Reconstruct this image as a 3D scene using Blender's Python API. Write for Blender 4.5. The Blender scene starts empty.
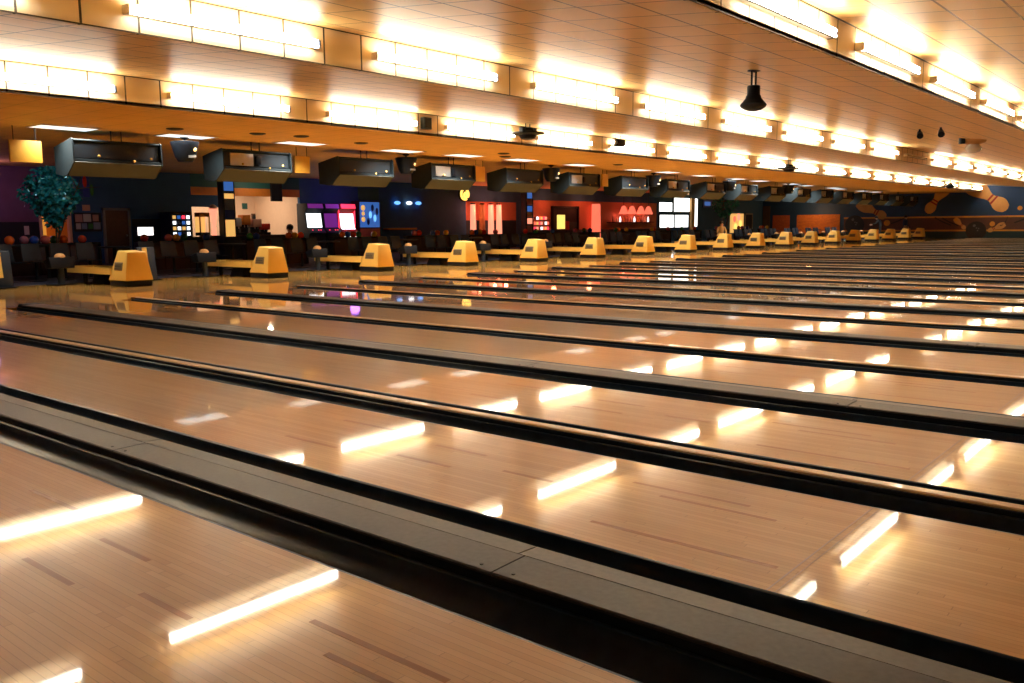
import bpy, bmesh, math, random
from mathutils import Vector, Matrix
random.seed(11)
S = bpy.context.scene
COL = S.collection
PI = math.pi
ORD = ['zeroth', 'first', 'second', 'third', 'fourth', 'fifth', 'sixth', 'seventh', 'eighth', 'ninth', 'tenth', 'eleventh', 'twelfth',
       'thirteenth', 'fourteenth', 'fifteenth', 'sixteenth', 'seventeenth', 'eighteenth', 'nineteenth', 'twentieth']
TENS = {20: 'twenty', 30: 'thirty', 40: 'forty'}
def nth(n):
    if n <= 20: return ORD[n]
    if n in (30, 40): return {30: 'thirtieth', 40: 'fortieth'}[n]
    return TENS[n // 10 * 10] + '-' + ORD[n % 10]

# ------------------------------------------------------------------ geometry of the hall (metres)
LW, P, WIDE = 1.067, 3.3947, 0.7623            # lane width, lane-pair pitch, wide gap between the lanes of a pair
CAPC = 0.381                                    # centre of a wide divider within its pair
LEN, YN, YF = 17.9, -7.0, 66.9                  # lane length, near and far wall
def yk(k): return CAPC + k * P
FACES = [(0.06, 3.215, 3.678, 3.7095), (5.30, 3.2185, 3.678, 2.4308), (10.49, 3.149, 3.60, 6.6117)]
PN = 0.6096

# ------------------------------------------------------------------ materials
def nodes(name):
    m = bpy.data.materials.new(name); m.use_nodes = True
    nt = m.node_tree
    return m, nt, nt.nodes['Principled BSDF']
def N(nt, t, **kw):
    n = nt.nodes.new(t)
    for k, v in kw.items(): setattr(n, k, v)
    return n
def mth(nt, op, a, b=None, c=None):
    n = N(nt, 'ShaderNodeMath', operation=op)
    for i, v in enumerate((a, b, c)):
        if v is None: continue
        if isinstance(v, (int, float)): n.inputs[i].default_value = v
        else: nt.links.new(v, n.inputs[i])
    return n.outputs[0]
def mix(nt, fac, a, b, blend='MIX'):
    n = N(nt, 'ShaderNodeMix', data_type='RGBA', blend_type=blend)
    for sock, v in ((n.inputs[0], fac), (n.inputs[6], a), (n.inputs[7], b)):
        if isinstance(v, (int, float)): sock.default_value = v
        elif isinstance(v, tuple): sock.default_value = v if len(v) == 4 else (*v, 1)
        else: nt.links.new(v, sock)
    return n.outputs[2]
def mat(name, col, rough=0.5, metal=0.0, var=0.12, scale=9.0, coat=0.0, emit=0.0, ecol=None, spec=0.5):
    m, nt, b = nodes(name)
    tc = N(nt, 'ShaderNodeTexCoord'); nz = N(nt, 'ShaderNodeTexNoise')
    nz.inputs['Scale'].default_value = scale; nz.inputs['Detail'].default_value = 3
    nt.links.new(tc.outputs['Object'], nz.inputs['Vector'])
    d = tuple(c * (1 - var) for c in col); l = tuple(min(1, c * (1 + var)) for c in col)
    nt.links.new(mix(nt, nz.outputs['Fac'], d, l), b.inputs['Base Color'])
    b.inputs['Roughness'].default_value = rough; b.inputs['Metallic'].default_value = metal
    b.inputs['Specular IOR Level'].default_value = spec
    if coat: b.inputs['Coat Weight'].default_value = coat; b.inputs['Coat Roughness'].default_value = 0.05
    if emit:
        b.inputs['Emission Color'].default_value = (*(ecol or col), 1); b.inputs['Emission Strength'].default_value = emit
    return m
def wood_mat(name, base, dark, coat_rough=0.035, board=0.0265, tint=1.0):
    """narrow maple boards running along the lane under a clear lacquer"""
    m, nt, b = nodes(name)
    tc = N(nt, 'ShaderNodeTexCoord'); oi = N(nt, 'ShaderNodeObjectInfo')
    sp = N(nt, 'ShaderNodeSeparateXYZ'); nt.links.new(tc.outputs['Object'], sp.inputs[0])
    x, y = sp.outputs[0], sp.outputs[1]
    yb = mth(nt, 'DIVIDE', y, board); row = mth(nt, 'FLOOR', yb)
    seed = mth(nt, 'MULTIPLY', oi.outputs['Random'], 91.7)
    wn = N(nt, 'ShaderNodeTexWhiteNoise', noise_dimensions='2D')
    cv = N(nt, 'ShaderNodeCombineXYZ'); nt.links.new(row, cv.inputs[0]); nt.links.new(seed, cv.inputs[1])
    nt.links.new(cv.outputs[0], wn.inputs['Vector'])
    xs = mth(nt, 'ADD', x, mth(nt, 'MULTIPLY', wn.outputs['Value'], 5.0))
    piece = mth(nt, 'FLOOR', mth(nt, 'DIVIDE', xs, 1.1))
    wn2 = N(nt, 'ShaderNodeTexWhiteNoise', noise_dimensions='3D')
    cv2 = N(nt, 'ShaderNodeCombineXYZ')
    nt.links.new(row, cv2.inputs[0]); nt.links.new(piece, cv2.inputs[1]); nt.links.new(seed, cv2.inputs[2])
    nt.links.new(cv2.outputs[0], wn2.inputs['Vector'])
    gv = N(nt, 'ShaderNodeCombineXYZ')
    nt.links.new(mth(nt, 'MULTIPLY', x, 2.2), gv.inputs[0]); nt.links.new(mth(nt, 'MULTIPLY', y, 70.0), gv.inputs[1]); nt.links.new(seed, gv.inputs[2])
    gn = N(nt, 'ShaderNodeTexNoise'); gn.inputs['Scale'].default_value = 1.6; gn.inputs['Detail'].default_value = 4
    nt.links.new(gv.outputs[0], gn.inputs['Vector'])
    fac = mth(nt, 'ADD', mth(nt, 'MULTIPLY', wn2.outputs['Value'], 0.55), mth(nt, 'MULTIPLY', gn.outputs['Fac'], 0.55))
    col = mix(nt, fac, dark, base)
    fr = mth(nt, 'FRACT', yb)
    edge = mth(nt, 'LESS_THAN', mth(nt, 'MINIMUM', fr, mth(nt, 'SUBTRACT', 1.0, fr)), 0.035)
    xe = mth(nt, 'LESS_THAN', mth(nt, 'FRACT', mth(nt, 'DIVIDE', xs, 1.1)), 0.003)
    col = mix(nt, mth(nt, 'MULTIPLY', mth(nt, 'MAXIMUM', edge, xe), 0.5), col, tuple(c * 0.45 for c in dark))
    nt.links.new(col, b.inputs['Base Color'])
    b.inputs['Roughness'].default_value = 0.38; b.inputs['Specular IOR Level'].default_value = 0.35
    b.inputs['Coat Weight'].default_value = 1.0; b.inputs['Coat Roughness'].default_value = coat_rough; b.inputs['Coat IOR'].default_value = 1.55
    return m
def grid_mat(name, col, line, sx, sy, wx=0.006, wy=0.006, rough=0.6, axes='XY', stain=0.16, lf=0.75):
    """painted panels with thin joint lines on a regular grid"""
    m, nt, b = nodes(name)
    tc = N(nt, 'ShaderNodeTexCoord'); sp = N(nt, 'ShaderNodeSeparateXYZ'); nt.links.new(tc.outputs['Object'], sp.inputs[0])
    g = None
    for s, w, a in ((sx, wx, axes[0]), (sy, wy, axes[-1])):
        if not s: continue
        fr = mth(nt, 'FRACT', mth(nt, 'ADD', mth(nt, 'DIVIDE', sp.outputs['XYZ'.index(a)], s), 0.0))
        e = mth(nt, 'LESS_THAN', mth(nt, 'MINIMUM', fr, mth(nt, 'SUBTRACT', 1.0, fr)), w / s)
        g = e if g is None else mth(nt, 'MAXIMUM', g, e)
    nz = N(nt, 'ShaderNodeTexNoise'); nz.inputs['Scale'].default_value = 1.3; nz.inputs['Detail'].default_value = 6
    nt.links.new(tc.outputs['Object'], nz.inputs['Vector'])
    c = mix(nt, nz.outputs['Fac'], tuple(v * (1 - stain) for v in col), tuple(min(1, v * (1 + stain)) for v in col))
    c = mix(nt, mth(nt, 'MULTIPLY', g, lf), c, line)
    nt.links.new(c, b.inputs['Base Color']); b.inputs['Roughness'].default_value = rough
    return m
def brick_mat(name, c1, c2, mortar, scale=4.0):
    m, nt, b = nodes(name)
    tc = N(nt, 'ShaderNodeTexCoord'); sp = N(nt, 'ShaderNodeSeparateXYZ'); cb = N(nt, 'ShaderNodeCombineXYZ')
    nt.links.new(tc.outputs['Object'], sp.inputs[0]); nt.links.new(sp.outputs[0], cb.inputs[0]); nt.links.new(sp.outputs[2], cb.inputs[1])
    br = N(nt, 'ShaderNodeTexBrick'); br.inputs['Scale'].default_value = scale
    br.inputs['Color1'].default_value = (*c1, 1); br.inputs['Color2'].default_value = (*c2, 1); br.inputs['Mortar'].default_value = (*mortar, 1)
    nt.links.new(cb.outputs[0], br.inputs['Vector']); nt.links.new(br.outputs['Color'], b.inputs['Base Color'])
    b.inputs['Roughness'].default_value = 0.8
    return m
def glow(name, col, strength):
    m, nt, b = nodes(name)
    b.inputs['Base Color'].default_value = (*[min(1, c) for c in col], 1)
    b.inputs['Emission Color'].default_value = (*col, 1); b.inputs['Emission Strength'].default_value = strength
    return m

TUBE_COL = (1.0, 0.94, 0.79)
M = dict(
    lane=wood_mat('lane_maple', (0.74, 0.47, 0.215), (0.58, 0.335, 0.13)),
    approach=wood_mat('approach_maple', (0.74, 0.42, 0.10), (0.56, 0.29, 0.06), 0.05),
    dash=mat('inlaid_walnut', (0.33, 0.135, 0.028), 0.35, coat=0.25, spec=0.25),
    seam=mat('lane_joint', (0.55, 0.40, 0.28), 0.4, coat=1.0),
    gutter=mat('gutter_black', (0.009, 0.026, 0.052), 0.28, var=0.5, scale=14, spec=0.28),
    cap=mat('cap_grey', (0.055, 0.052, 0.054), 0.46, var=0.4, scale=45, spec=0.28),
    cap_edge=mat('cap_edge_grey', (0.085, 0.077, 0.074), 0.46, var=0.35, scale=45, spec=0.28),
    capdark=mat('cap_nose_black', (0.008, 0.014, 0.024), 0.5, spec=0.2),
    strip=mat('strip_beige', (0.62, 0.45, 0.24), 0.32, var=0.15, coat=0.4),
    ceil=grid_mat('ceiling_tile', (0.80, 0.54, 0.21), (0.13, 0.075, 0.03), PN, PN, 0.014, 0.010, stain=0.08, rough=0.42, lf=0.9),
    ceil_low=grid_mat('low_ceiling_tile', (0.78, 0.48, 0.15), (0.25, 0.14, 0.05), PN, PN, 0.006, 0.006, stain=0.16),
    soffit=grid_mat('soffit_panel', (0.84, 0.66, 0.42), (0.035, 0.025, 0.018), PN, 0, 0.013, 0, axes='YZ', stain=0.05, lf=0.97),
    trimdark=mat('trim_dark', (0.05, 0.035, 0.022), 0.5),
    tube=glow('fluorescent_tube', TUBE_COL, 42.0),
    tube_off=mat('dead_tube', (0.55, 0.46, 0.33), 0.3),
    channel=mat('enamel_white', (0.86, 0.80, 0.70), 0.35, var=0.04),
    channel_old=mat('bare_wood_channel', (0.42, 0.27, 0.12), 0.6, var=0.3),
    holder=mat('lampholder_blue_black', (0.02, 0.03, 0.07), 0.4),
    diff=glow('recessed_diffuser', (0.94, 1.0, 0.96), 1.15),
    frame=mat('light_frame', (0.5, 0.42, 0.3), 0.5),
    hood=mat('hood_yellow', (0.78, 0.53, 0.13), 0.38, var=0.06, scale=5, coat=0.3),
    black=mat('black_plastic', (0.006, 0.009, 0.015), 0.45, var=0.3, spec=0.25),
    dark=mat('dark_blue_black', (0.008, 0.020, 0.038), 0.5, var=0.3),
    badge=mat('badge_grey', (0.20, 0.16, 0.09), 0.4),
    badgeink=mat('badge_ink', (0.04, 0.04, 0.035), 0.4),
    mon=mat('console_grey', (0.015, 0.025, 0.032), 0.7, var=0.2, spec=0.2),
    mon_lip=mat('console_lip_floor_lit', (0.046, 0.056, 0.054), 0.55, var=0.15),  # paler grey carries the floor light reflected onto the slanted underside
    mon_dark=mat('console_recess', (0.008, 0.016, 0.026), 0.5),
    steel=mat('sheet_steel', (0.50, 0.52, 0.52), 0.3, 0.6),
    bolt=mat('bolt_yellow_glint', (0.85, 0.55, 0.16), 0.25, 0.6),  # yellow of the lights reflecting in the bolts, put into their colour
    lens=glow('lens_amber', (1.0, 0.65, 0.25), 1.6),
    yellow=mat('sign_yellow', (0.62, 0.34, 0.04), 0.5, var=0.08),
    carpet=mat('carpet_navy', (0.030, 0.034, 0.065), 0.95, var=0.7, scale=5),
    wall=mat('wall_slate', (0.032, 0.12, 0.28), 0.8, var=0.15, scale=3),
    purple=mat('wall_mauve', (0.16, 0.085, 0.17), 0.8, var=0.15, scale=3),
    wains=mat('wainscot_black', (0.008, 0.018, 0.030), 0.6),
    cream=mat('cream_paint', (0.80, 0.62, 0.46), 0.7, var=0.06),
    orange=mat('orange_paint', (0.75, 0.26, 0.035), 0.6),
    teal=mat('teal_paint', (0.02, 0.12, 0.115), 0.6),
    salmon=mat('salmon_paint_and_glow', (0.60, 0.20, 0.11), 0.7),
    brown=mat('brown_door', (0.10, 0.058, 0.035), 0.55, var=0.25),
    jamb=mat('door_jamb', (0.26, 0.27, 0.25), 0.5),
    cloth=mat('seat_navy', (0.008, 0.022, 0.046), 0.55, var=0.2),
    maroon=mat('partition_maroon', (0.045, 0.024, 0.030), 0.6, var=0.2),
    leaf=mat('ficus_leaf', (0.02, 0.22, 0.22), 0.22, var=0.6, scale=3, spec=0.7),  # leaf green shifted to cyan for the blue light on the plant
    bark=mat('ficus_bark', (0.05, 0.035, 0.022), 0.8),
    pot=mat('dark_pot', (0.03, 0.025, 0.022), 0.6),
    paper=mat('paper_white', (0.62, 0.60, 0.60), 0.8),
    paper2=mat('paper_pink', (0.55, 0.34, 0.30), 0.8),
    paper3=mat('paper_blue', (0.25, 0.34, 0.48), 0.8),
    red=mat('paint_red', (0.62, 0.03, 0.02), 0.5), blue=mat('paint_blue', (0.02, 0.07, 0.42), 0.5), green=mat('paint_green', (0.03, 0.22, 0.06), 0.5),
    mural_blue=mat('mural_blue', (0.006, 0.048, 0.16), 0.6, var=0.3, scale=1.2),
    mural_teal=mat('mural_teal', (0.006, 0.038, 0.052), 0.6),
    mural_band=mat('mural_brown', (0.085, 0.038, 0.034), 0.6, var=0.2, scale=2),
    mural_orange=mat('mural_orange', (0.60, 0.27, 0.045), 0.6),
    mural_tan=mat('mural_tan', (0.52, 0.29, 0.10), 0.6, var=0.15, scale=3),
    mural_black=mat('mural_black', (0.006, 0.008, 0.012), 0.45),
    mural_red=mat('mural_red', (0.25, 0.02, 0.02), 0.6),
    mural_grey=mat('mural_grey', (0.10, 0.10, 0.11), 0.6),
    skin=mat('skin', (0.55, 0.30, 0.20), 0.5), hair=mat('hair_dark', (0.015, 0.010, 0.008), 0.5),
    shirt_cream=mat('shirt_cream', (0.70, 0.55, 0.40), 0.8), pants_tan=mat('trousers_tan', (0.45, 0.30, 0.18), 0.8),
    shirt_blue=mat('shirt_blue', (0.02, 0.045, 0.12), 0.8), pants_dark=mat('trousers_dark', (0.014, 0.016, 0.022), 0.8), shirt_tan=mat('shirt_ochre', (0.62, 0.36, 0.12), 0.8),
    glass=mat('clear_acrylic', (0.75, 0.72, 0.66), 0.08, var=0.03, spec=0.8),
    shoe=mat('shoe_dark', (0.02, 0.018, 0.016), 0.5),
    white_glow=glow('window_daylight', (0.95, 1.0, 0.98), 3.0),
    sign_glow=glow('sign_white', (1.0, 0.95, 0.88), 2.2),
    scr_white=glow('screen_white', (0.9, 0.97, 1.0), 1.9), scr_blue=glow('screen_blue', (0.06, 0.22, 0.75), 0.5), scr_purple=glow('screen_violet', (0.25, 0.03, 0.35), 0.5),
    red_glow=glow('neon_red', (1.0, 0.04, 0.08), 1.8), pink_glow=glow('neon_pink', (0.9, 0.1, 0.6), 0.9),
    lamp_red=glow('lamp_red', (1.0, 0.18, 0.10), 1.1), lamp_peach=glow('lamp_peach', (1.0, 0.33, 0.20), 1.2), yel_glow=glow('neon_yellow', (1.0, 0.72, 0.16), 1.3),
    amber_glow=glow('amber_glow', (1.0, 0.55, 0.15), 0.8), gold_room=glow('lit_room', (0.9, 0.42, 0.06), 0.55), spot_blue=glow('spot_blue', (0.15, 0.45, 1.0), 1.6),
    brick=brick_mat('brick_orange', (0.62, 0.16, 0.05), (0.50, 0.12, 0.04), (0.16, 0.06, 0.03)),
    brick2=brick_mat('brick_amber', (0.85, 0.28, 0.05), (0.66, 0.20, 0.05), (0.10, 0.05, 0.04), 3.2),
)
BALLS = {'red': (0.65, 0.05, 0.02), 'orange': (0.75, 0.16, 0.02), 'yellow': (0.75, 0.45, 0.04), 'pink': (0.65, 0.18, 0.25), 'blue': (0.03, 0.10, 0.45), 'green': (0.04, 0.25, 0.10)}
for c, v in BALLS.items(): M['ball_' + c] = mat('ball_' + c, v, 0.15, coat=0.6)

# ------------------------------------------------------------------ mesh builder
class MB:
    def __init__(s): s.v = []; s.f = []; s.m = []
    def add(s, vs, fs, mi=0):
        o = len(s.v); s.v += [tuple(v) for v in vs]
        for f in fs: s.f.append([o + i for i in f]); s.m.append(mi)
        return s
    def hexa(s, b, t, mi=0):
        return s.add(list(b) + list(t), [(3, 2, 1, 0), (4, 5, 6, 7), (0, 1, 5, 4), (1, 2, 6, 5), (2, 3, 7, 6), (3, 0, 4, 7)], mi)
    def box(s, x0, x1, y0, y1, z0, z1, mi=0):
        return s.hexa([(x0, y0, z0), (x1, y0, z0), (x1, y1, z0), (x0, y1, z0)], [(x0, y0, z1), (x1, y0, z1), (x1, y1, z1), (x0, y1, z1)], mi)
    def prism(s, pts, axis, c0, c1, mi=0):
        n = len(pts)
        g = {'x': lambda a, b, c: (c, a, b), 'y': lambda a, b, c: (a, c, b), 'z': lambda a, b, c: (a, b, c)}[axis]
        vs = [g(a, b, c0) for a, b in pts] + [g(a, b, c1) for a, b in pts]
        fs = [(i, (i + 1) % n, n + (i + 1) % n, n + i) for i in range(n)] + [tuple(range(n - 1, -1, -1)), tuple(range(n, 2 * n))]
        return s.add(vs, fs, mi)
    def cyl(s, p0, p1, r0, r1=None, n=12, mi=0, caps=True):
        r1 = r0 if r1 is None else r1
        p0, p1 = Vector(p0), Vector(p1); d = (p1 - p0).normalized()
        a = d.orthogonal().normalized(); b = d.cross(a)
        vs = []
        for p, r in ((p0, r0), (p1, r1)):
            for i in range(n):
                t = 2 * PI * i / n; vs.append(p + (a * math.cos(t) + b * math.sin(t)) * r)
        fs = [(i, (i + 1) % n, n + (i + 1) % n, n + i) for i in range(n)]
        if caps: fs += [tuple(range(n - 1, -1, -1)), tuple(range(n, 2 * n))]
        return s.add(vs, fs, mi)
    def lathe(s, prof, c=(0, 0, 0), n=16, mi=0):
        vs = []; fs = []
        for r, z in prof:
            for i in range(n):
                t = 2 * PI * i / n; vs.append((c[0] + r * math.cos(t), c[1] + r * math.sin(t), c[2] + z))
        for j in range(len(prof) - 1):
            for i in range(n):
                fs.append((j * n + i, j * n + (i + 1) % n, (j + 1) * n + (i + 1) % n, (j + 1) * n + i))
        fs += [tuple(range(n - 1, -1, -1)), tuple(range((len(prof) - 1) * n, len(prof) * n))]
        return s.add(vs, fs, mi)
    def sphere(s, c, r, n=12, mi=0, sx=1, sy=1, sz=1):
        h = n // 2
        prof = [(max(1e-4, math.sin(PI * j / h)) * r, -math.cos(PI * j / h) * r) for j in range(h + 1)]
        o = len(s.v); s.lathe(prof, (0, 0, 0), n, mi)
        for i in range(o, len(s.v)):
            v = s.v[i]; s.v[i] = (v[0] * sx + c[0], v[1] * sy + c[1], v[2] * sz + c[2])
        return s
    def build(s, name, mats, parent=None, smooth=False, bevel=0.0, loc=None, seg=2):
        me = bpy.data.meshes.new(name); me.from_pydata(s.v, [], s.f)
        mats = mats if isinstance(mats, (list, tuple)) else [mats]
        for q in mats: me.materials.append(M[q] if isinstance(q, str) else q)
        me.polygons.foreach_set('material_index', s.m)
        bm = bmesh.new(); bm.from_mesh(me)
        bmesh.ops.recalc_face_normals(bm, faces=bm.faces)
        if bevel: bmesh.ops.bevel(bm, geom=list(bm.edges), offset=bevel, segments=seg, affect='EDGES', profile=0.5, clamp_overlap=True)
        bm.to_mesh(me); bm.free()
        if smooth or bevel:
            me.shade_smooth(); me.set_sharp_from_angle(angle=math.radians(40))
        o = bpy.data.objects.new(name, me); COL.objects.link(o)
        if parent: o.parent = parent
        if loc: o.location = loc
        return o
def box(*a): return MB().box(*a)
def tag(o, label, cat, group=None, kind=None):
    o['label'] = label; o['category'] = cat
    if group: o['group'] = group
    if kind: o['kind'] = kind
    return o
def thing(name, label, cat, loc=(0, 0, 0), group=None, rz=0):
    o = bpy.data.objects.new(name, None); COL.objects.link(o)
    o.location = loc; o.rotation_euler = (0, 0, rz); o.empty_display_size = 0.1
    return tag(o, label, cat, group)
KIDS = {}
def kids(o): return [c for c in COL.objects if c.parent is o]
def dup(root, loc, label=None, group=None, rz=None, tree=None):
    """copy a thing with its parts and sub-parts"""
    r = root.copy(); COL.objects.link(r); r.location = loc
    if rz is not None: r.rotation_euler = (0, 0, rz)
    if label: r['label'] = label
    if group: r['group'] = group
    if tree is None: tree = KIDS.setdefault(root.name, [(c, kids(c)) for c in kids(root)])
    for ch, gs in tree:
        c = ch.copy(); COL.objects.link(c); c.parent = r
        for g in gs:
            d = g.copy(); COL.objects.link(d); d.parent = c
    return r
def struct(o, label=None):
    o['kind'] = 'structure'
    if label: o['label'] = label
    return o

# ------------------------------------------------------------------ the shell
struct(box(0.0, 18.6, YN, YF, -0.26, -0.16).build('floor', 'dark'))
struct(box(-5.45, 0.0, YN, YF, -0.16, 0.0).build('floor', 'approach'), 'glossy maple approach before the foul line')
struct(box(-20.2, -5.45, YN, YF, -0.16, -0.004).build('floor', 'carpet'), 'dark navy carpet of the seating area')
struct(box(0.0, 18.6, YN, -1.62, -0.16, 0.0).build('floor', 'lane'))
struct(box(0.0, 18.6, YF - 0.33, YF, -0.16, 0.0).build('floor', 'mural_teal'))
def panel(pts, m, oy=2.4308, ox=0.0):
    o = MB().prism([(a - ox, b) for a, b in pts], 'y', YN - oy, YF - oy).build('ceiling', m)
    o.location = (ox, oy, 0); return struct(o)
(x1, b1, t1, o1), (x2, b2, t2, o2), (x3, b3, t3, o3) = FACES
TH = 0.05
panel([(x1, t1), (x2, b2), (x2, b2 + TH), (x1, t1 + TH)], 'ceil', o2, x1)
panel([(x2, t2), (x3, b3), (x3, b3 + TH), (x2, t2 + TH)], 'ceil', o3, x3)
panel([(x3, t3), (15.7, 3.15), (15.7, 3.15 + TH), (x3, t3 + TH)], 'ceil', o3, x3)
panel([(15.7, 3.62), (18.7, 3.62), (18.7, 3.67), (15.7, 3.67)], 'ceil', o3, x3)
panel([(-20.2, b1 - 0.01), (x1, b1 - 0.01), (x1, b1 + TH), (-20.2, b1 + TH)], 'ceil_low', o1, x1)
for i, (fx, zb, zt, oy) in enumerate(FACES + [(15.7, 3.15, 3.62, 2.43)]):
    b = MB().box(-0.06, 0, YN - oy, YF - oy, zb, zt, 0)
    b.box(-0.05, 0.006, YN - oy, YF - oy, zt - 0.014, zt + 0.004, 1).box(-0.010, 0.005, YN - oy, YF - oy, zb - 0.004, zb + 0.009, 1)
    o = b.build('trim_%d' % (i + 1), ['soffit', 'trimdark']); o.location = (fx, oy, 0); struct(o)
struct(box(-20.3, 18.8, YN - 0.1, YF + 0.1, 4.1, 4.2).build('ceiling', 'dark'))
struct(box(-20.3, 18.8, YF, YF + 0.15, -0.26, 4.1).build('wall_far', 'mural_blue'))
struct(box(-20.3, 18.8, YN - 0.15, YN, -0.26, 4.1).build('wall_near', 'cream'))
struct(box(18.6, 18.75, YN, YF, -0.26, 4.1).build('wall_right', 'cream'))
# seating-side wall with the snack bar opening, a doorway and two doors
XW = -16.0
NY0, NY1 = 16.06, 21.0
def wseg(y0, y1, z0, z1, m): return struct(box(XW - 0.15, XW, y0, y1, z0, z1).build('wall_back', m))
zc = b1 - 0.01
wseg(YN, 10.62, 1.43, zc, 'purple'); wseg(YN, 10.62, -0.1, 1.43, 'wains')
wseg(10.62, 11.56, 1.86, zc, 'wall'); wseg(11.56, 13.72, -0.1, zc, 'wall'); wseg(13.72, NY0, 1.52, zc, 'wall'); wseg(13.72, NY0, -0.1, 1.52, 'wains')
wseg(NY0, NY1, 2.72, zc, 'teal'); wseg(NY0, NY1, 2.42, 2.72, 'orange'); wseg(NY0, NY1, -0.1, 0.86, 'wains'); wseg(NY0, 17.6, 1.98, 2.42, 'wall')
wseg(NY1, 31.2, -0.1, zc, 'wall'); wseg(31.2, 35.2, 1.45, 2.40, 'salmon'); wseg(31.2, 35.2, 2.40, zc, 'wall'); wseg(31.2, 35.2, -0.1, 1.45, 'wains')  # salmon strip here paints the red glow on a dark wall
wseg(35.2, 36.7, -0.1, zc, 'wall'); wseg(36.7, 50.0, 0.9, 2.55, 'salmon'); wseg(36.7, 50.0, 2.55, zc, 'wall'); wseg(36.7, 50.0, -0.1, 0.9, 'wains')
wseg(50.0, YF, -0.1, zc, 'wall')
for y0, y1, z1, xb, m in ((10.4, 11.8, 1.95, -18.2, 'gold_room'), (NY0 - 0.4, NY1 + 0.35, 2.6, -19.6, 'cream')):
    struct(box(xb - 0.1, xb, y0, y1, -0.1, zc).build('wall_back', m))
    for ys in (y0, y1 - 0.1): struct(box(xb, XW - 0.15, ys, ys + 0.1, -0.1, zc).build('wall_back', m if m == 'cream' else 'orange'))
# world: faint grey background, the lamps do the lighting
W = bpy.data.worlds.new('World'); S.world = W; W.use_nodes = True
W.node_tree.nodes['Background'].inputs[0].default_value = (0.05, 0.05, 0.06, 1); W.node_tree.nodes['Background'].inputs[1].default_value = 0.2

# ------------------------------------------------------------------ lanes
lane_no = {}
def lane_mesh():
    b = MB().box(0, LEN, 0, LW, -0.12, 0, 0)
    for xa, xb, yy in ((11.12, 11.50, 0.43), (11.14, 11.50, 0.70), (12.35, 12.92, 0.765), (12.50, 13.28, 0.20), (12.55, 13.08, 0.66), (10.30, 10.75, 0.33), (10.25, 10.70, 0.80), (11.75, 12.05, 0.54)):
        b.box(xa, xb, yy - 0.0115, yy + 0.0115, -0.01, 0.0005, 1)
    b.box(13.325, 13.331, 0, LW, -0.01, 0.0006, 2).box(13.355, 13.358, 0, LW, -0.01, 0.0006, 2)
    return b
lane0 = lane_mesh().build('bowling_lane', ['lane', 'dash', 'seam'])
lanes = []
for k in range(0, 20):
    lanes += [k * P - LW, k * P + WIDE]
for n, y0 in enumerate(lanes, 1):
    o = lane0 if n == 1 else lane0.copy()
    if n > 1: COL.objects.link(o)
    o.location = (0, y0, 0)
    lab = 'glossy maple bowling lane, ' + ('nearest of all, across the bottom left corner' if n == 1 else 'last one, along the painted far wall' if n == 40 else '%s from the front' % nth(n))
    tag(o, lab, 'bowling lane', 'maple bowling lanes')
# gutters and dividers
def gutter(y0, y1, depth=0.085):
    w = y1 - y0; rim = 0.012
    pts = [(y0, 0.0), (y0 + rim, -0.001)]
    for i in range(0, 13):
        t = PI * i / 12; pts.append((y0 + rim + 0.004 + (w - 2 * rim - 0.008) * (1 - math.cos(t)) / 2, -0.004 - depth * math.sin(t)))
    pts += [(y1 - rim, -0.001), (y1, 0.0), (y1, -0.125), (y0, -0.125)]
    return MB().prism(pts, 'x', 0.02, LEN)
def make_wide():
    t = thing('lane_divider', '', 'lane divider')
    gutter(0.0, 0.235).build('gutter', 'gutter', t, smooth=True); gutter(0.527, WIDE).build('gutter', 'gutter', t, smooth=True)
    b = MB(); e = MB(); xs = [0.16, 2.2, 4.8, 7.4, 10.0, 12.6, 15.2, LEN]
    for xa, xb in zip(xs, xs[1:]):
        b.prism([(0.235, 0.030), (0.235, 0.038), (0.241, 0.043), (0.415, 0.046), (0.415, 0.030)], 'x', xa + 0.003, xb - 0.003, 0)
        e.prism([(0.418, 0.030), (0.418, 0.046), (0.521, 0.041), (0.527, 0.036), (0.527, 0.030)], 'x', xa - 0.03 + 0.003, xb - 0.03 - 0.003, 0)
        for sx in (xa + 0.07, xb - 0.07):
            for sy in (0.27,): b.cyl((sx, sy, 0.040), (sx, sy, 0.0462), 0.007, n=8, mi=1)
    box(0.17, LEN, 0.236, 0.526, -0.125, 0.030).build('core', 'capdark', t)
    c = b.build('cap', ['cap', 'black'], t); c['label'] = 'flat grey top plate'
    c = e.build('cap_edge', 'cap_edge', t); c['label'] = 'paler grey far strip of the top'
    MB().hexa([(-0.03, 0.235, 0), (0.16, 0.235, 0), (0.16, 0.527, 0), (-0.03, 0.527, 0)], [(0.03, 0.245, 0.055), (0.16, 0.237, 0.05), (0.16, 0.525, 0.05), (0.03, 0.517, 0.055)]).build('nose', 'capdark', t, bevel=0.012)
    return t
def make_thin():
    t = thing('lane_divider', '', 'lane divider'); w = P - LW - WIDE - LW
    gutter(0.0, 0.22).build('gutter', 'gutter', t, smooth=True); gutter(0.33, w, 0.07).build('gutter', 'gutter', t, smooth=True)
    box(0.1, LEN, 0.22, 0.33, -0.125, 0.022).build('core', 'capdark', t)
    c = MB().prism([(0.235, 0.0), (0.235, 0.028), (0.243, 0.033), (0.298, 0.034), (0.306, 0.028), (0.306, 0.0)], 'x', 0.1, LEN).build('rail', 'strip', t)
    c['label'] = 'beige wooden rail'
    box(-0.02, 0.1, 0.21, 0.34, 0, 0.034).build('nose', 'dash', t, bevel=0.008)
    return t
wide0, thin0 = make_wide(), make_thin()
wide0.location = (0, 0, 0); thin0.location = (0, WIDE + LW, 0)
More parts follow.
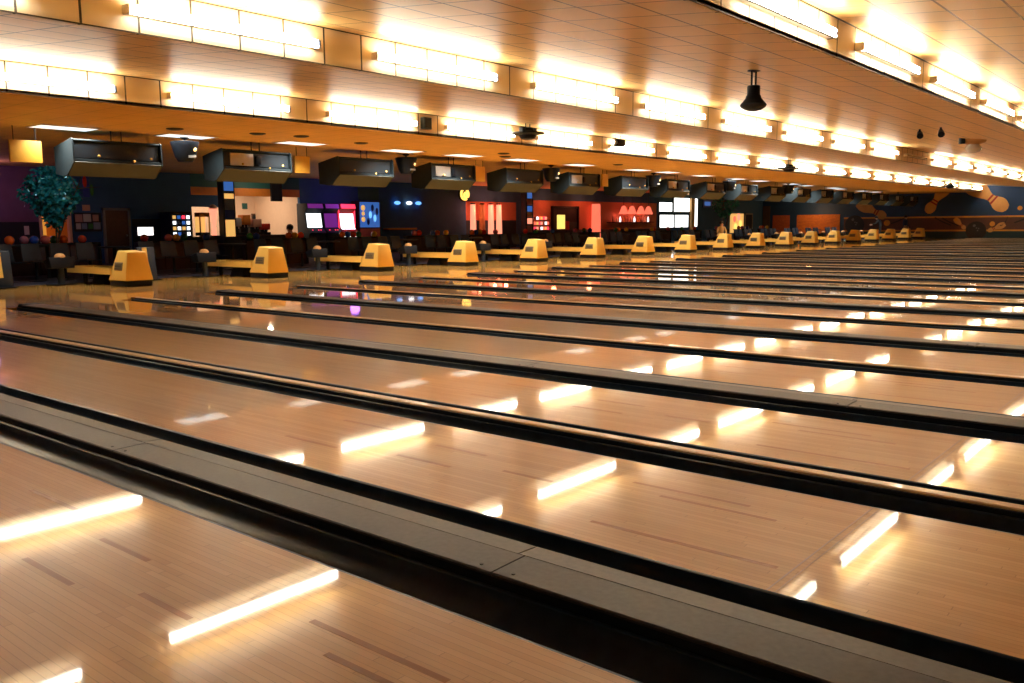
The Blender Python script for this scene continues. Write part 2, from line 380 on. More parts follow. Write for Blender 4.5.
for k in range(0, 20):
    lab = 'wide grey-capped divider between the %s and %s lanes from the front' % (nth(2 * k + 1), nth(2 * k + 2))
    if k == 0: wide0['label'] = lab; wide0['group'] = 'wide grey dividers'
    else: dup(wide0, (0, k * P, 0), lab, 'wide grey dividers')
    lab = 'narrow beige-railed divider between the %s and %s lanes from the front' % (nth(2 * k + 2), nth(2 * k + 3))
    if k == 0: thin0['label'] = lab; thin0['group'] = 'narrow beige dividers'
    elif k < 19: dup(thin0, (0, WIDE + LW + k * P, 0), lab, 'narrow beige dividers')
dup(thin0, (0, WIDE + LW - P, 0), 'narrow dark divider cut off by the bottom left corner, before the nearest lane', 'narrow beige dividers')

# ------------------------------------------------------------------ fluorescent strips on the ceiling steps
def make_strip(lit=True):
    t = thing('fluorescent_strip_light', '', 'ceiling light'); L = 1.22
    box(0, 0.075, -L, L, -0.045, 0.045).build('channel', 'channel' if lit else 'channel_old', t, bevel=0.006)
    q = box(0.100, 0.126, -L + 0.03, L - 0.03, -0.061, -0.055).build('tube_shadow_line', 'trimdark', t); q['label'] = 'thin dark strip standing in for the shadow under the tubes'  # dark strip drawn in place of the channel's shadow line
    for z in (-0.032, 0.032):
        MB().cyl((0.105, -L + 0.03, z), (0.105, L - 0.03, z), 0.021, n=10).build('tube', 'tube' if lit else 'tube_off', t, smooth=True)
    for s in (-1, 1):
        y = s * (L - 0.01)
        box(0.0, 0.12, min(y, y + s * 0.025), max(y, y + s * 0.025), -0.05, 0.05).build('lampholder', 'holder' if s > 0 else 'channel', t, bevel=0.008)
    return t
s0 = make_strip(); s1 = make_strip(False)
ROWN = ['farthest ceiling step', 'middle ceiling step', 'nearest ceiling step']
FIRST = [0, 0, 1]   # first slot whose lamp is seen
used = False
for i, (fx, zb, zt, oy) in enumerate(FACES):
    n = 0
    for j in range(-1, 19):
        y = 4.10 + P * j
        seen = j >= FIRST[i]
        if i == 2 and j < 0: continue
        n += seen
        off = (i == 1 and j == 8)
        lab = ('dead unlit fluorescent strip, the dark gap on the middle ceiling step' if off else
               'glowing fluorescent strip, %s from the left on the %s' % (nth(n), ROWN[i]) if seen else
               'fluorescent strip beyond the left edge of the picture on the %s' % ROWN[i])
        g = 'fluorescent strips on the ' + ROWN[i]
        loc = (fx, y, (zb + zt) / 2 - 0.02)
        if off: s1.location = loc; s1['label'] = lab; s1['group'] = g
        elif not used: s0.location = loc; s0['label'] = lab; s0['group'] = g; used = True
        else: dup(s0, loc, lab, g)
# recessed lights over the approach
r0 = thing('recessed_ceiling_light', '', 'ceiling light')
MB().box(-0.34, 0.34, -0.60, -0.56, -0.012, 0.0).box(-0.34, 0.34, 0.56, 0.60, -0.012, 0.0).box(-0.34, -0.30, -0.56, 0.56, -0.012, 0.0).box(0.30, 0.34, -0.56, 0.56, -0.012, 0.0).build('frame', 'frame', r0)
box(-0.30, 0.30, -0.56, 0.56, -0.010, 0.0).build('diffuser', 'diff', r0)
REC = [(-4.0, 6.3), (-3.83, 8.86), (-3.41, 11.66), (-3.29, 14.89), (-3.2, 17.25), (-3.13, 19.83), (-3.23, 23.08), (-3.32, 27.01), (-3.3, 29.18), (-3.52, 32.53), (-3.78, 36.29),
       (-3.85, 39.01), (-4.1, 43.53), (-4.4, 46.28), (-4.55, 50.85), (-4.85, 52.77), (-5.07, 57.56), (-5.11, 60.33)]
for i, (x, y) in enumerate(REC):
    lab = 'flat white recessed light in the low ceiling over the approach, %s from the left' % nth(i + 1)
    if i == 0: r0.location = (x, y, zc); r0['label'] = lab; r0['group'] = 'recessed lights over the approach'
    else: dup(r0, (x, y, zc), lab, 'recessed lights over the approach')
# small black ceiling speakers
c0 = None
for i, (x, y) in enumerate([(-2.6, 7.9), (-2.2, 9.6), (-2.0, 10.6), (-2.3, 12.6), (-1.9, 17.5), (-2.6, 18.4), (-2.2, 23.9)]):
    lab = 'small round black speaker set in the low ceiling, %s from the left' % nth(i + 1)
    if c0 is None:
        c0 = thing('ceiling_speaker', lab, 'ceiling speaker', (x, y, zc), 'round ceiling speakers')
        MB().lathe([(0.17, 0.0), (0.17, -0.015), (0.14, -0.02)], n=20).build('rim', 'black', c0, smooth=True)
        MB().lathe([(0.135, -0.018), (0.12, -0.028), (0.05, -0.034)], n=20).build('grille', 'dark', c0, smooth=True)
    else: dup(c0, (x, y, zc), lab, 'round ceiling speakers')

# ------------------------------------------------------------------ ball returns
def make_return():
    t = thing('ball_return', '', 'ball return')
    bx = [(-3.77, -3.02), (-3.48, -3.09)]; by = [0.30, 0.205]; bz = [0.12, 0.72]
    MB().hexa([(bx[0][0], -by[0], bz[0]), (bx[0][1], -by[0], bz[0]), (bx[0][1], by[0], bz[0]), (bx[0][0], by[0], bz[0])],
              [(bx[1][0], -by[1], bz[1] + 0.02), (bx[1][1], -by[1], bz[1] - 0.01), (bx[1][1], by[1], bz[1] - 0.01), (bx[1][0], by[1], bz[1] + 0.02)]).build('hood', 'hood', t, bevel=0.022, seg=3)
    box(-3.74, -3.04, -0.285, 0.285, 0.0, 0.125).build('plinth', 'black', t, bevel=0.01)
    fy = lambda z: -(by[0] + (by[1] - by[0]) * (z - 0.12) / 0.6)
    def plate(x0, x1, z0, z1, d, e):
        return [(x0, fy(z0) - d, z0), (x1, fy(z0) - d, z0), (x1, fy(z1) - d, z1), (x0, fy(z1) - d, z1)], [(x0, fy(z0) - e, z0), (x1, fy(z0) - e, z0), (x1, fy(z1) - e, z1), (x0, fy(z1) - e, z1)]
    bd = MB().hexa(*plate(-3.55, -3.21, 0.33, 0.50, -0.01, 0.010)).build('badge', 'badge', t, bevel=0.02)
    bd['label'] = 'grey maker badge'
    ink = MB()
    ink.hexa(*plate(-3.52, -3.24, 0.455, 0.468, 0.009, 0.013)).hexa(*plate(-3.52, -3.24, 0.362, 0.375, 0.009, 0.013))
    for i in range(6): ink.hexa(*plate(-3.505 + i * 0.043, -3.478 + i * 0.043, 0.392, 0.438, 0.009, 0.013))
    ink.build('badge_lettering', 'badgeink', bd)
    tr = MB().box(-5.66, -3.66, -0.30, -0.27, 0.235, 0.375).box(-5.66, -3.66, 0.27, 0.30, 0.235, 0.375).box(-5.66, -5.63, -0.27, 0.27, 0.235, 0.375)
    tr.box(-5.63, -3.66, -0.27, 0.27, 0.245, 0.285, 1)
    r = tr.build('ball_tray', ['hood', 'black'], t)
    MB().hexa([(-4.75, -0.2, 0), (-4.15, -0.2, 0), (-4.15, 0.2, 0), (-4.75, 0.2, 0)], [(-4.65, -0.16, 0.24), (-4.25, -0.16, 0.24), (-4.25, 0.16, 0.24), (-4.65, 0.16, 0.24)]).build('tray_pedestal', 'black', t, bevel=0.01)
    MB().cyl((-5.45, 0, 0), (-5.45, 0, 0.24), 0.05, n=12).build('tray_leg', 'black', t, smooth=True)
    return t
ret0 = make_return()
for k in range(2, 20):
    n = k - 1
    lab = 'yellow ball return with a grey badge, ' + ('nearest and largest at the left' if n == 1 else 'last and farthest, by the painted wall' if k == 19 else '%s from the left' % nth(n))
    if k == 2: ret0.location = (0, yk(2), 0); ret0['label'] = lab; ret0['group'] = 'yellow ball returns'
    else: dup(ret0, (0, yk(k), 0), lab, 'yellow ball returns')
# scoring pedestals beside them
def make_ped():
    t = thing('scoring_console', '', 'scoring console')
    MB().box(-0.16, 0.16, -0.26, 0.26, 0, 0.03).build('base_plate', 'black', t, bevel=0.008)
    MB().cyl((0, 0, 0.03), (0, 0, 0.42), 0.075, 0.06, n=14).build('post', 'dark', t, smooth=True)
    MB().hexa([(-0.16, -0.24, 0.36), (0.14, -0.24, 0.36), (0.14, 0.24, 0.36), (-0.16, 0.24, 0.36)], [(-0.2, -0.27, 0.52), (0.1, -0.27, 0.60), (0.1, 0.27, 0.60), (-0.2, 0.27, 0.52)]).build('keyboard_box', 'black', t, bevel=0.015)
    c = MB().lathe([(0.11, 0.585), (0.105, 0.63), (0.07, 0.665), (0.02, 0.68)], n=14).build('tan_dome', 'mural_tan', t, smooth=True); c['label'] = 'small tan dome on top'
    return t
ped0 = make_ped()
for k in range(2, 18):
    lab = 'low black scoring console on a flat base, %s from the left along the approach edge' % nth(k - 1)
    loc = (-4.95, yk(k) - 0.74, 0.0)
    if k == 2: ped0.location = loc; ped0['label'] = lab; ped0['group'] = 'black scoring consoles'
    else: dup(ped0, loc, lab, 'black scoring consoles')
# two upright leaning boards with a yellow edge
def lean(x, y, lab):
    t = thing('console_stand', lab, 'console stand', (x, y, 0), 'leaning yellow-edged stands')
    MB().prism([(-0.12, 0.03), (0.14, 0.03), (0.02, 0.76), (-0.14, 0.76)], 'y', -0.20, 0.20).build('body', 'dark', t, bevel=0.012)
    e = MB().hexa([(0.108, -0.09, 0.22), (0.118, -0.09, 0.22), (0.118, 0.02, 0.22), (0.108, 0.02, 0.22)], [(0.025, -0.09, 0.75), (0.035, -0.09, 0.75), (0.035, 0.02, 0.75), (0.025, 0.02, 0.75)]).build('yellow_edge', 'hood', t); e['label'] = 'yellow sloping edge strip'
    box(-0.16, 0.22, -0.24, 0.24, 0, 0.035).build('foot', 'black', t, bevel=0.008)
lean(-4.92, 5.22, 'dark leaning console stand with a yellow edge, cut off by the left border')
lean(-4.95, 8.33, 'dark leaning console stand with a yellow edge, right behind the nearest ball return')

# ------------------------------------------------------------------ overhead score monitors
def make_monitor(silver):
    t = thing('overhead_monitor', '', 'overhead monitor'); h = 0.93
    MB().prism([(-0.82, 0.60), (-0.82, 0.06), (-0.42, 0.0), (-0.30, 0.02), (0.02, 0.27), (0.02, 0.33), (-0.06, 0.33), (-0.06, 0.66), (0.0, 0.70), (-0.02, 0.73)], 'y', -h, h).build('housing', 'mon', t, bevel=0.008)
    for s in (-1, 1):
        MB().prism([(-0.82, 0.60), (-0.80, 0.05), (-0.42, -0.005), (-0.28, 0.015), (0.04, 0.26), (0.03, 0.71), (-0.02, 0.74)], 'y', s * h, s * (h + 0.025)).build('end_panel', 'mon', t)
    box(-0.062, -0.045, -h + 0.04, h - 0.04, 0.36, 0.66).build('back_recess', 'mon_dark', t)
    lp = MB().hexa([(-0.31, -h, 0.012), (-0.30, h, 0.012), (-0.285, h, -0.004), (-0.295, -h, -0.004)], [(0.02, -h, 0.275), (0.02, h, 0.275), (0.035, h, 0.262), (0.035, -h, 0.262)]).build('lower_lip', 'mon_lip', t)
    lp['label'] = 'sloping lower panel toned paler for light off the floor'
    if silver:
        q = MB().box(-0.048, -0.02, -0.72, -0.10, 0.36, 0.65).build('steel_cover', 'steel', t, bevel=0.005); q['label'] = 'shiny steel cover plate'
        box(-0.048, 0.0, -0.04, 0.10, 0.40, 0.60).build('cable_box', 'black', t, bevel=0.005)
    for y, z in ((-0.42, 0.40), (0.32, 0.33), (0.70, 0.40)):
        MB().sphere((0.02, y, z), 0.030, 8).build('bolt', 'bolt', t, smooth=True)
    for y in (-0.08, 0.14):
        MB().cyl((-0.12, y, 0.70), (-0.12, y, zc - 2.27), 0.012, n=8).build('hanger_rod', 'black', t, smooth=True)
    for s in (-1, 1): box(-0.835, -0.815, s * 0.45 - 0.36, s * 0.45 + 0.36, 0.10, 0.56).build('screen', 'dark', t)
    return t
m0, m1 = make_monitor(False), make_monitor(True)
for k in range(2, 20):
    src = m1 if (k % 2 == 1 or k > 8) else m0
    n = k - 1
    lab = 'dark grey overhead score monitor hung from the low ceiling, ' + ('nearest and largest at the left' if n == 1 else '%s from the left' % nth(n))
    loc = (-3.87, yk(k) + 0.15, 2.27)
    if k in (2, 3): src.location = loc; src['label'] = lab; src['group'] = 'overhead score monitors'
    else: dup(src, loc, lab, 'overhead score monitors')
dup(m0, (-3.87, yk(1) + 0.0, 2.27), 'dark grey overhead score monitor cut off by the left border of the picture', 'overhead score monitors')
# black hanging loudspeaker clusters between every other pair of monitors
def make_cluster():
    t = thing('hanging_speaker', '', 'hanging speaker')
    MB().lathe([(0.16, 0.0), (0.22, 0.10), (0.29, 0.34), (0.31, 0.40), (0.31, 0.44), (0.12, 0.46)], n=14).build('cabinet', 'black', t, smooth=True)
    MB().cyl((0, 0, 0.44), (0, 0, zc - 2.66), 0.028, n=10).build('drop_rod', 'black', t, smooth=True)
    MB().lathe([(0.06, 0), (0.10, 0.03), (0.10, 0.05)], (0, 0, zc - 2.66 - 0.05), n=12).build('ceiling_rose', 'black', t, smooth=True)
    MB().sphere((0.23, 0.10, 0.26), 0.045, 10).build('amber_lens', 'lens', t, smooth=True)
    box(0.16, 0.24, -0.05, 0.13, 0.08, 0.13).build('name_plate', 'steel', t, bevel=0.004)
    return t
cl0 = make_cluster()
for i, k in enumerate((2, 4, 6, 8, 10, 12)):
    lab = 'black tapered loudspeaker hung on a rod between the %s and %s monitors from the left' % (nth(k - 1), nth(k))
    loc = (-4.0, yk(k) + P / 2 + 0.05, 2.66)
    if i == 0: cl0.location = loc; cl0['label'] = lab; cl0['group'] = 'hanging loudspeakers'
    else: dup(cl0, loc, lab, 'hanging loudspeakers')
for i, (y0, y1, z0, z1) in enumerate(((5.33, 5.93, 2.50, 2.93), (12.06, 12.52, 2.55, 2.98), (18.86, 19.33, 2.55, 3.02), (25.95, 26.36, 2.60, 3.05))):
    yc, hy = (y0 + y1) / 2, (y1 - y0) / 2
    lab = 'plain yellow hanging board ' + ('at the far left above the leafy plant' if i == 0 else 'beside the %s overhead monitor from the left' % nth(2 * i))
    t = thing('hanging_board', lab, 'hanging board', (-4.25, yc, z0), 'yellow hanging boards')
    box(-0.03, 0.03, -hy, hy, 0, z1 - z0).build('board', 'yellow', t, bevel=0.006)
    for s in (-1, 1): MB().cyl((0, s * hy * 0.7, z1 - z0 - 0.01), (0, s * hy * 0.7, zc - z0), 0.008, n=6).build('hanger_rod', 'black', t)

# ------------------------------------------------------------------ things hung from the stepped ceiling
def zpan(x):   # underside of the tilted panels
    if x < x2: return t1 + (x - x1) * (b2 - t1) / (x2 - x1)
    return t2 + (x - x2) * (b3 - t2) / (x3 - x2)
def bell(x, y, s, lab, g):
    z = zpan(x)
    t = thing('spotlight', lab, 'spotlight', (x, y, z), g)
    MB().lathe([(0.10 * s, 0.02), (0.10 * s, -0.01), (0.03 * s, -0.012)], n=14).build('mounting_plate', 'black', t, smooth=True)
    MB().box(-0.012 * s, 0.012 * s, -0.085 * s, -0.062 * s, -0.26 * s, 0.0).box(-0.012 * s, 0.012 * s, 0.062 * s, 0.085 * s, -0.26 * s, 0.0).box(-0.012 * s, 0.012 * s, -0.085 * s, 0.085 * s, -0.03 * s, -0.012 * s).build('yoke', 'black', t)
    MB().lathe([(0.085 * s, -0.23 * s), (0.10 * s, -0.24 * s), (0.10 * s, -0.37 * s), (0.115 * s, -0.39 * s), (0.12 * s, -0.42 * s), (0.16 * s, -0.47 * s), (0.195 * s, -0.51 * s)], n=20).build('lamp_body', 'black', t, smooth=True)
    MB().lathe([(0.195 * s, -0.51 * s), (0.205 * s, -0.53 * s), (0.19 * s, -0.56 * s), (0.13 * s, -0.60 * s), (0.05 * s, -0.62 * s)], n=20).build('shade_rim', 'dark', t, smooth=True)
    return t
bell(8.95, 10.12, 0.9, 'large black bell-shaped spotlight hanging from the nearest ceiling panel', 'ceiling spotlights')
def minispot(x, y, lab):
    z = zpan(x); t = thing('spotlight', lab, 'spotlight', (x, y, z), 'small paired spotlights')
    MB().cyl((0, 0, 0.02), (0, 0, -0.09), 0.025, n=10).build('stem', 'black', t, smooth=True)
    MB().cyl((0.04, -0.09, -0.17), (-0.02, 0.07, -0.07), 0.075, 0.05, n=14).build('lamp_body', 'black', t, smooth=True)
    MB().sphere((0, 0.10, -0.10), 0.05, 10).build('ballast', 'black', t, smooth=True)
minispot(8.23, 21.0, 'left one of two small black spotlights high on the nearest ceiling panel')
minispot(8.9, 20.2, 'right one of two small black spotlights high on the nearest ceiling panel')
g = thing('dome_light', 'clear dome light fixture with a tan cap on the ceiling panel at the right', 'dome light', (8.7, 24.3, zpan(8.7)))
MB().lathe([(0.32, 0.03), (0.32, -0.02), (0.28, -0.08), (0.18, -0.12), (0.06, -0.14)], n=20).build('tan_cap', 'mural_tan', g, smooth=True)
MB().lathe([(0.12, -0.12), (0.19, -0.19), (0.20, -0.25), (0.15, -0.32), (0.04, -0.35)], n=20).build('clear_bowl', 'glass', g, smooth=True)
MB().cyl((-0.22, -0.28, 0.03), (-0.22, -0.28, -0.12), 0.08, n=12).build('black_socket', 'black', g, smooth=True)
def disco(x, y, z, lab):
    """flat black effect light hung on two rods"""
    t = thing('effect_light', lab, 'effect light', (x, y, z), 'black saucer-shaped effect lights'); zp = zpan(x) - z
    MB().lathe([(0.10, -0.14), (0.17, -0.12), (0.22, -0.04), (0.40, -0.01), (0.40, 0.02), (0.16, 0.05), (0.14, 0.13), (0.05, 0.15)], n=18).build('saucer', 'black', t, smooth=True)
    for s in (-1, 1): MB().cyl((0, s * 0.08, 0.10), (0, s * 0.08, zp + 0.02), 0.012, n=8).build('hanger_rod', 'black', t)
    for s in (-1, 1): box(-0.06, 0.06, s * 0.2 - 0.06, s * 0.2 + 0.06, 0.02, 0.14).build('lamp_head', 'dark', t, bevel=0.01)
disco(1.0, 14.97, 3.36, 'black saucer-shaped effect light hung before the lowest step, nearest of three')
disco(1.0, 30.75, 3.22, 'black saucer-shaped effect light hung before the lowest step, middle of three')
disco(1.0, 54.4, 3.22, 'black saucer-shaped effect light hung before the lowest step, farthest of three')
t = thing('hanging_camera', 'black box camera hung before the lowest ceiling step, right of the nearest saucer light', 'camera', (1.0, 18.95, 3.40))
box(-0.1, 0.1, -0.22, 0.20, -0.1, 0.1).build('body', 'black', t, bevel=0.02)
MB().cyl((0.02, -0.30, 0), (0.02, -0.20, 0), 0.075, 0.085, n=14).build('lens_ring', 'steel', t, smooth=True)
for s in (-0.12, 0.12): MB().cyl((0, s, 0.09), (0, s, zpan(1.0) - 3.40 + 0.02), 0.010, n=8).build('hanger_rod', 'black', t)
t = thing('wall_speaker', 'small dark box speaker on the lowest ceiling step, after its fourth tube strip', 'speaker', (x1, 12.42, 3.46))
box(0.0, 0.13, -0.12, 0.12, -0.13, 0.13).build('cabinet', 'dark', t, bevel=0.012); box(0.128, 0.137, -0.09, 0.09, -0.1, 0.1).build('grille', 'black', t)

# ------------------------------------------------------------------ seating area
def make_chair():
    t = thing('bowlers_chair', '', 'chair')
    MB().hexa([(-0.21, -0.22, 0.41), (0.21, -0.22, 0.43), (0.21, 0.22, 0.43), (-0.21, 0.22, 0.41)], [(-0.22, -0.23, 0.44), (0.23, -0.23, 0.46), (0.23, 0.23, 0.46), (-0.22, 0.23, 0.44)]).build('seat', 'cloth', t, bevel=0.015)
    MB().hexa([(-0.24, -0.22, 0.46), (-0.20, -0.22, 0.46), (-0.20, 0.22, 0.46), (-0.24, 0.22, 0.46)], [(-0.33, -0.20, 0.86), (-0.29, -0.20, 0.86), (-0.29, 0.20, 0.86), (-0.33, 0.20, 0.86)]).build('backrest', 'cloth', t, bevel=0.015)
    MB().cyl((-0.02, 0, 0.02), (-0.02, 0, 0.42), 0.035, n=10).build('post', 'black', t, smooth=True)
    MB().lathe([(0.19, 0), (0.19, 0.015), (0.05, 0.035)], n=16).build('foot', 'black', t, smooth=True)
    MB().cyl((-0.21, 0.0, 0.40), (-0.30, 0, 0.72), 0.018, n=8).build('back_stay', 'black', t, smooth=True)
    return t
ch0 = make_chair(); first = True
for k in range(2, 18):
    for q in range(4):
        loc = (-6.85 - 0.05 * (q % 2), yk(k) - 1.05 + q * 0.62, 0)
        lab = 'dark navy chair in the row behind the %s ball return from the left' % nth(k - 1)
        gp = 'chairs behind the %s ball return' % nth(k - 1)
        if first: ch0.location = loc; ch0['label'] = lab; ch0['group'] = gp; first = False
        else: dup(ch0, loc, lab, gp)
# round tables between the rows
tb = thing('round_table', '', 'table')
MB().lathe([(0.36, 0.70), (0.40, 0.715), (0.40, 0.735), (0.37, 0.745)], n=22).build('tabletop', 'dark', tb, smooth=True)
MB().cyl((0, 0, 0.03), (0, 0, 0.71), 0.045, n=10).build('post', 'black', tb, smooth=True)
MB().lathe([(0.26, 0), (0.26, 0.02), (0.06, 0.05)], n=16).build('foot', 'black', tb, smooth=True)
for k in range(2, 17):
    lab = 'dark round table among the seats, %s from the left' % nth(k - 1); loc = (-7.7, yk(k) + P / 2 + 0.1, 0)
    if k == 2: tb.location = loc; tb['label'] = lab; tb['group'] = 'dark round tables'
    else: dup(tb, loc, lab, 'dark round tables')
# long dark table at the left, under the plant
t = thing('long_table', 'long dark table with a bluish edge in front of the leafy plant', 'table', (-7.7, 6.75, 0))
box(-0.32, 0.32, -0.75, 0.75, 0.78, 0.83).build('tabletop', 'mon', t, bevel=0.01)
for sx in (-0.26, 0.26):
    for sy in (-0.68, 0.68): box(sx - 0.03, sx + 0.03, sy - 0.03, sy + 0.03, 0, 0.79).build('leg', 'black', t)
# low maroon partitions carrying ball racks
RACKCOL = list(BALLS)
ballmesh = {}
for c in RACKCOL:
    o = MB().sphere((0, 0, 0), 0.108, 16).build('bowling_ball', 'ball_' + c, smooth=True)
    ballmesh[c] = o.data; bpy.data.objects.remove(o)
for k in range(2, 16):
    y0, y1 = yk(k) - 0.2, yk(k) + 2.1
    lab = 'low maroon partition with a ball shelf on top, %s from the left' % nth(k - 1)
    t = thing('low_partition', lab, 'partition', (-9.2, (y0 + y1) / 2, 0), 'low maroon partitions')
    h = (y1 - y0) / 2
    for a in range(3): box(-0.05, 0.05, -h + a * 2 * h / 3 + 0.01, -h + (a + 1) * 2 * h / 3 - 0.01, 0.02, 0.78).build('panel', 'maroon', t, bevel=0.008)
    box(-0.14, 0.14, -h, h, 0.78, 0.81).build('shelf', 'black', t, bevel=0.006)
    for s in (-0.13, 0.13): box(s - 0.012, s + 0.012, -h, h, 0.80, 0.835).build('shelf_rail', 'black', t)
    for e in (-h, h): box(-0.09, 0.09, e - 0.03, e + 0.03, 0, 0.80).build('end_post', 'black', t)
    pick = random.sample(RACKCOL, 3 if k > 7 else 5)
    spots = sorted(random.sample([-h + 0.2 + 0.24 * i for i in range(9)], len(pick)))
    for c, yy in zip(pick, spots):
        o = bpy.data.objects.new('bowling_ball', ballmesh[c]); COL.objects.link(o); o.location = (-9.2, (y0 + y1) / 2 + yy, 0.812 + 0.107)
        tag(o, '%s bowling ball on the shelf of the %s low partition from the left' % (c, nth(k - 1)), 'bowling ball', 'bowling balls on the partition shelves')
for c, x, y, z, lab in (('orange', -7.7, 6.5, 0.83, 'orange bowling ball on the long dark table at the far left'), ('pink', -7.7, 7.3, 0.83, 'pink bowling ball on the long dark table near the plant')):
    o = bpy.data.objects.new('bowling_ball', ballmesh[c]); COL.objects.link(o); o.location = (x, y, z + 0.107); tag(o, lab, 'bowling ball')
# potted ficus
def ficus(x, y, h, r, lab, n, seed):
    R = random.Random(seed)
    t = thing('potted_ficus', lab, 'plant', (x, y, 0))
    MB().lathe([(0.17, 0), (0.24, 0.36), (0.26, 0.38), (0.26, 0.42), (0.22, 0.42), (0.21, 0.36), (0.05, 0.355)], n=18).build('pot', 'pot', t, smooth=True)
    b = MB()
    for a in range(3):
        p = Vector((0.05 * math.cos(a * 2.1), 0.05 * math.sin(a * 2.1), 0.34)); d = Vector((R.uniform(-.1, .1), R.uniform(-.1, .1), 1))
        for q in range(4):
            e = p + d * (h - 0.9) / 4; b.cyl(p, e, 0.028 - 0.004 * q, 0.024 - 0.004 * q, n=7); p = e; d = (d + Vector((R.uniform(-.25, .25), R.uniform(-.25, .25), 0)))
        for q in range(5):
            e = p + Vector((R.uniform(-1, 1) * r * 0.7, R.uniform(-1, 1) * r * 0.7, R.uniform(0.0, 0.5))); b.cyl(p, e, 0.012, 0.005, n=5)
    b.build('trunk', 'bark', t, smooth=True)
    L = MB()
    for i in range(n):
        while True:
            q = Vector((R.uniform(-1, 1), R.uniform(-1, 1), R.uniform(-1, 1)))
            if 0.3 < q.length < 1: break
        zc_ = h - 0.75
        w = 1.0 if q.z > -0.1 else max(0.45, 1.0 + q.z * 0.8)
        lump = 1 + 0.18 * math.sin(5 * q.x + 2 * seed) * math.cos(4 * q.y) 
        c = Vector((q.x * r * w * lump, q.y * r * w * lump, zc_ + q.z * 0.78))
        d = Vector((R.uniform(-1, 1), R.uniform(-1, 1), R.uniform(-1.0, 0.3))).normalized(); s = d.cross(Vector((R.uniform(-1, 1), R.uniform(-1, 1), R.uniform(-1, 1)))).normalized()
        l, wd = R.uniform(0.10, 0.17), R.uniform(0.03, 0.05); nrm = d.cross(s)
        L.add([c, c + d * l * 0.35 + s * wd, c + d * l * 0.75 + s * wd * 0.7, c + d * l - nrm * 0.02, c + d * l * 0.75 - s * wd * 0.7, c + d * l * 0.35 - s * wd, c + d * l * 0.5 + nrm * 0.012],
              [(0, 1, 6), (1, 2, 6), (2, 3, 6), (3, 4, 6), (4, 5, 6), (5, 0, 6)])
    L.build('foliage', 'leaf', t)
ficus(-8.4, 7.85, 2.74, 0.66, 'tall bushy potted ficus with leaves tinted for blue light at the far left', 1500, 3)
ficus(-8.2, 44.1, 2.95, 0.8, 'dark potted ficus before the wall right of the bright windows', 900, 5)
# ------------------------------------------------------------------ along the seating-side wall
def wb(name, m, y0, y1, z0, z1, x0=XW + 0.002, d=0.04, parent=None, bevel=0.0):
    return box(x0, x0 + d, y0, y1, z0, z1).build(name, m, parent, bevel=bevel)
def py(y, x): return -1.848 + (y + 1.848) * (14.434 - x) / 30.434   # same sight line, nearer plane
# doorway and doors
d = struct(thing('door_1', 'open doorway to a golden lit room behind the plant', 'door', (0, 0, 0)))
for y in (10.58, 11.52): box(XW - 0.12, XW + 0.05, y, y + 0.08, 0, 1.94).build('jamb', 'cream', d)
box(XW - 0.12, XW + 0.05, 10.58, 11.60, 1.86, 1.94).build('lintel', 'jamb', d)
d = struct(thing('door_2', 'brown door in a grey frame left of the lit sign', 'door', (0, 0, 0)))
wb('leaf', 'brown', 12.74, 13.55, 0, 1.82, d=0.05, parent=d)
for y in (12.66, 13.55): wb('jamb', 'jamb', y, y + 0.08, 0, 1.90, d=0.09, parent=d)
wb('lintel', 'jamb', 12.66, 13.63, 1.82, 1.90, d=0.09, parent=d)
MB().sphere((XW + 0.09, 13.46, 0.95), 0.035, 10).build('knob', 'steel', d, smooth=True)
# notice board
nb = thing('notice_board', 'black notice board pinned with pale papers left of the brown door', 'notice board', (XW + 0.003, 12.15, 1.42))
box(0, 0.04, -0.46, 0.46, -0.32, 0.32).build('board', 'wains', nb)
for i, (y, z, w, h, m) in enumerate(((-0.30, 0.13, .12, .13, 'paper2'), (-0.02, 0.14, .13, .13, 'paper'), (0.27, 0.14, .10, .11, 'paper2'), (-0.33, -0.14, .08, .10, 'paper'), (-0.13, -0.14, .09, .10, 'paper3'), (0.08, -0.14, .08, .09, 'green'), (0.30, -0.13, .12, .12, 'paper3'))):
    box(0.04, 0.046, y - w, y + w, z - h, z + h).build('paper', m, nb)
tag(wb('notice_sheet', 'paper2', 12.01, 12.27, 1.80, 2.00, d=0.012), 'small pale sheet on the wall above the notice board', 'notice')
bn = thing('wall_banner', 'red, blue and green banner high on the dark wall right of the plant', 'banner', (XW, 12.27, 2.62))
box(0.0, 0.02, -0.19, 0.02, -0.36, 0.36).build('banner_cloth', 'blue', bn); 
MB().sphere((0.03, -0.13, 0.15), 0.2, 14, sx=0.12, sy=0.36, sz=0.95).build('red_shape', 'red', bn, smooth=True); MB().sphere((0.03, 0.09, -0.12), 0.2, 14, sx=0.1, sy=0.32, sz=1.0).build('green_shape', 'green', bn, smooth=True)
tag(wb('wall_notice', 'paper', 9.05 + 1.05, 10.25, 1.02, 1.30, d=0.012), 'small pale sheet on the dark wainscot at the far left', 'notice')
# lit kiosk sign
ks = thing('kiosk', 'kiosk with a glowing white sign box right of the brown door', 'kiosk', (-15.2, py(14.2, -15.0), 0))
box(-0.25, 0.25, -0.25, 0.15, 0, 0.72).build('cabinet', 'dark', ks, bevel=0.01); box(0.252, 0.262, -0.22, 0.02, 0.35, 0.70).build('front_panel', 'paper3', ks)
box(-0.1, 0.2, -0.30, 0.30, 0.92, 1.26).build('sign_box', 'dark', ks, bevel=0.01); box(0.2, 0.212, -0.28, 0.28, 0.95, 1.23).build('sign_face', 'sign_glow', ks)
MB().cyl((0.05, 0, 0.70), (0.05, 0, 0.93), 0.05, n=10).build('neck', 'black', ks)
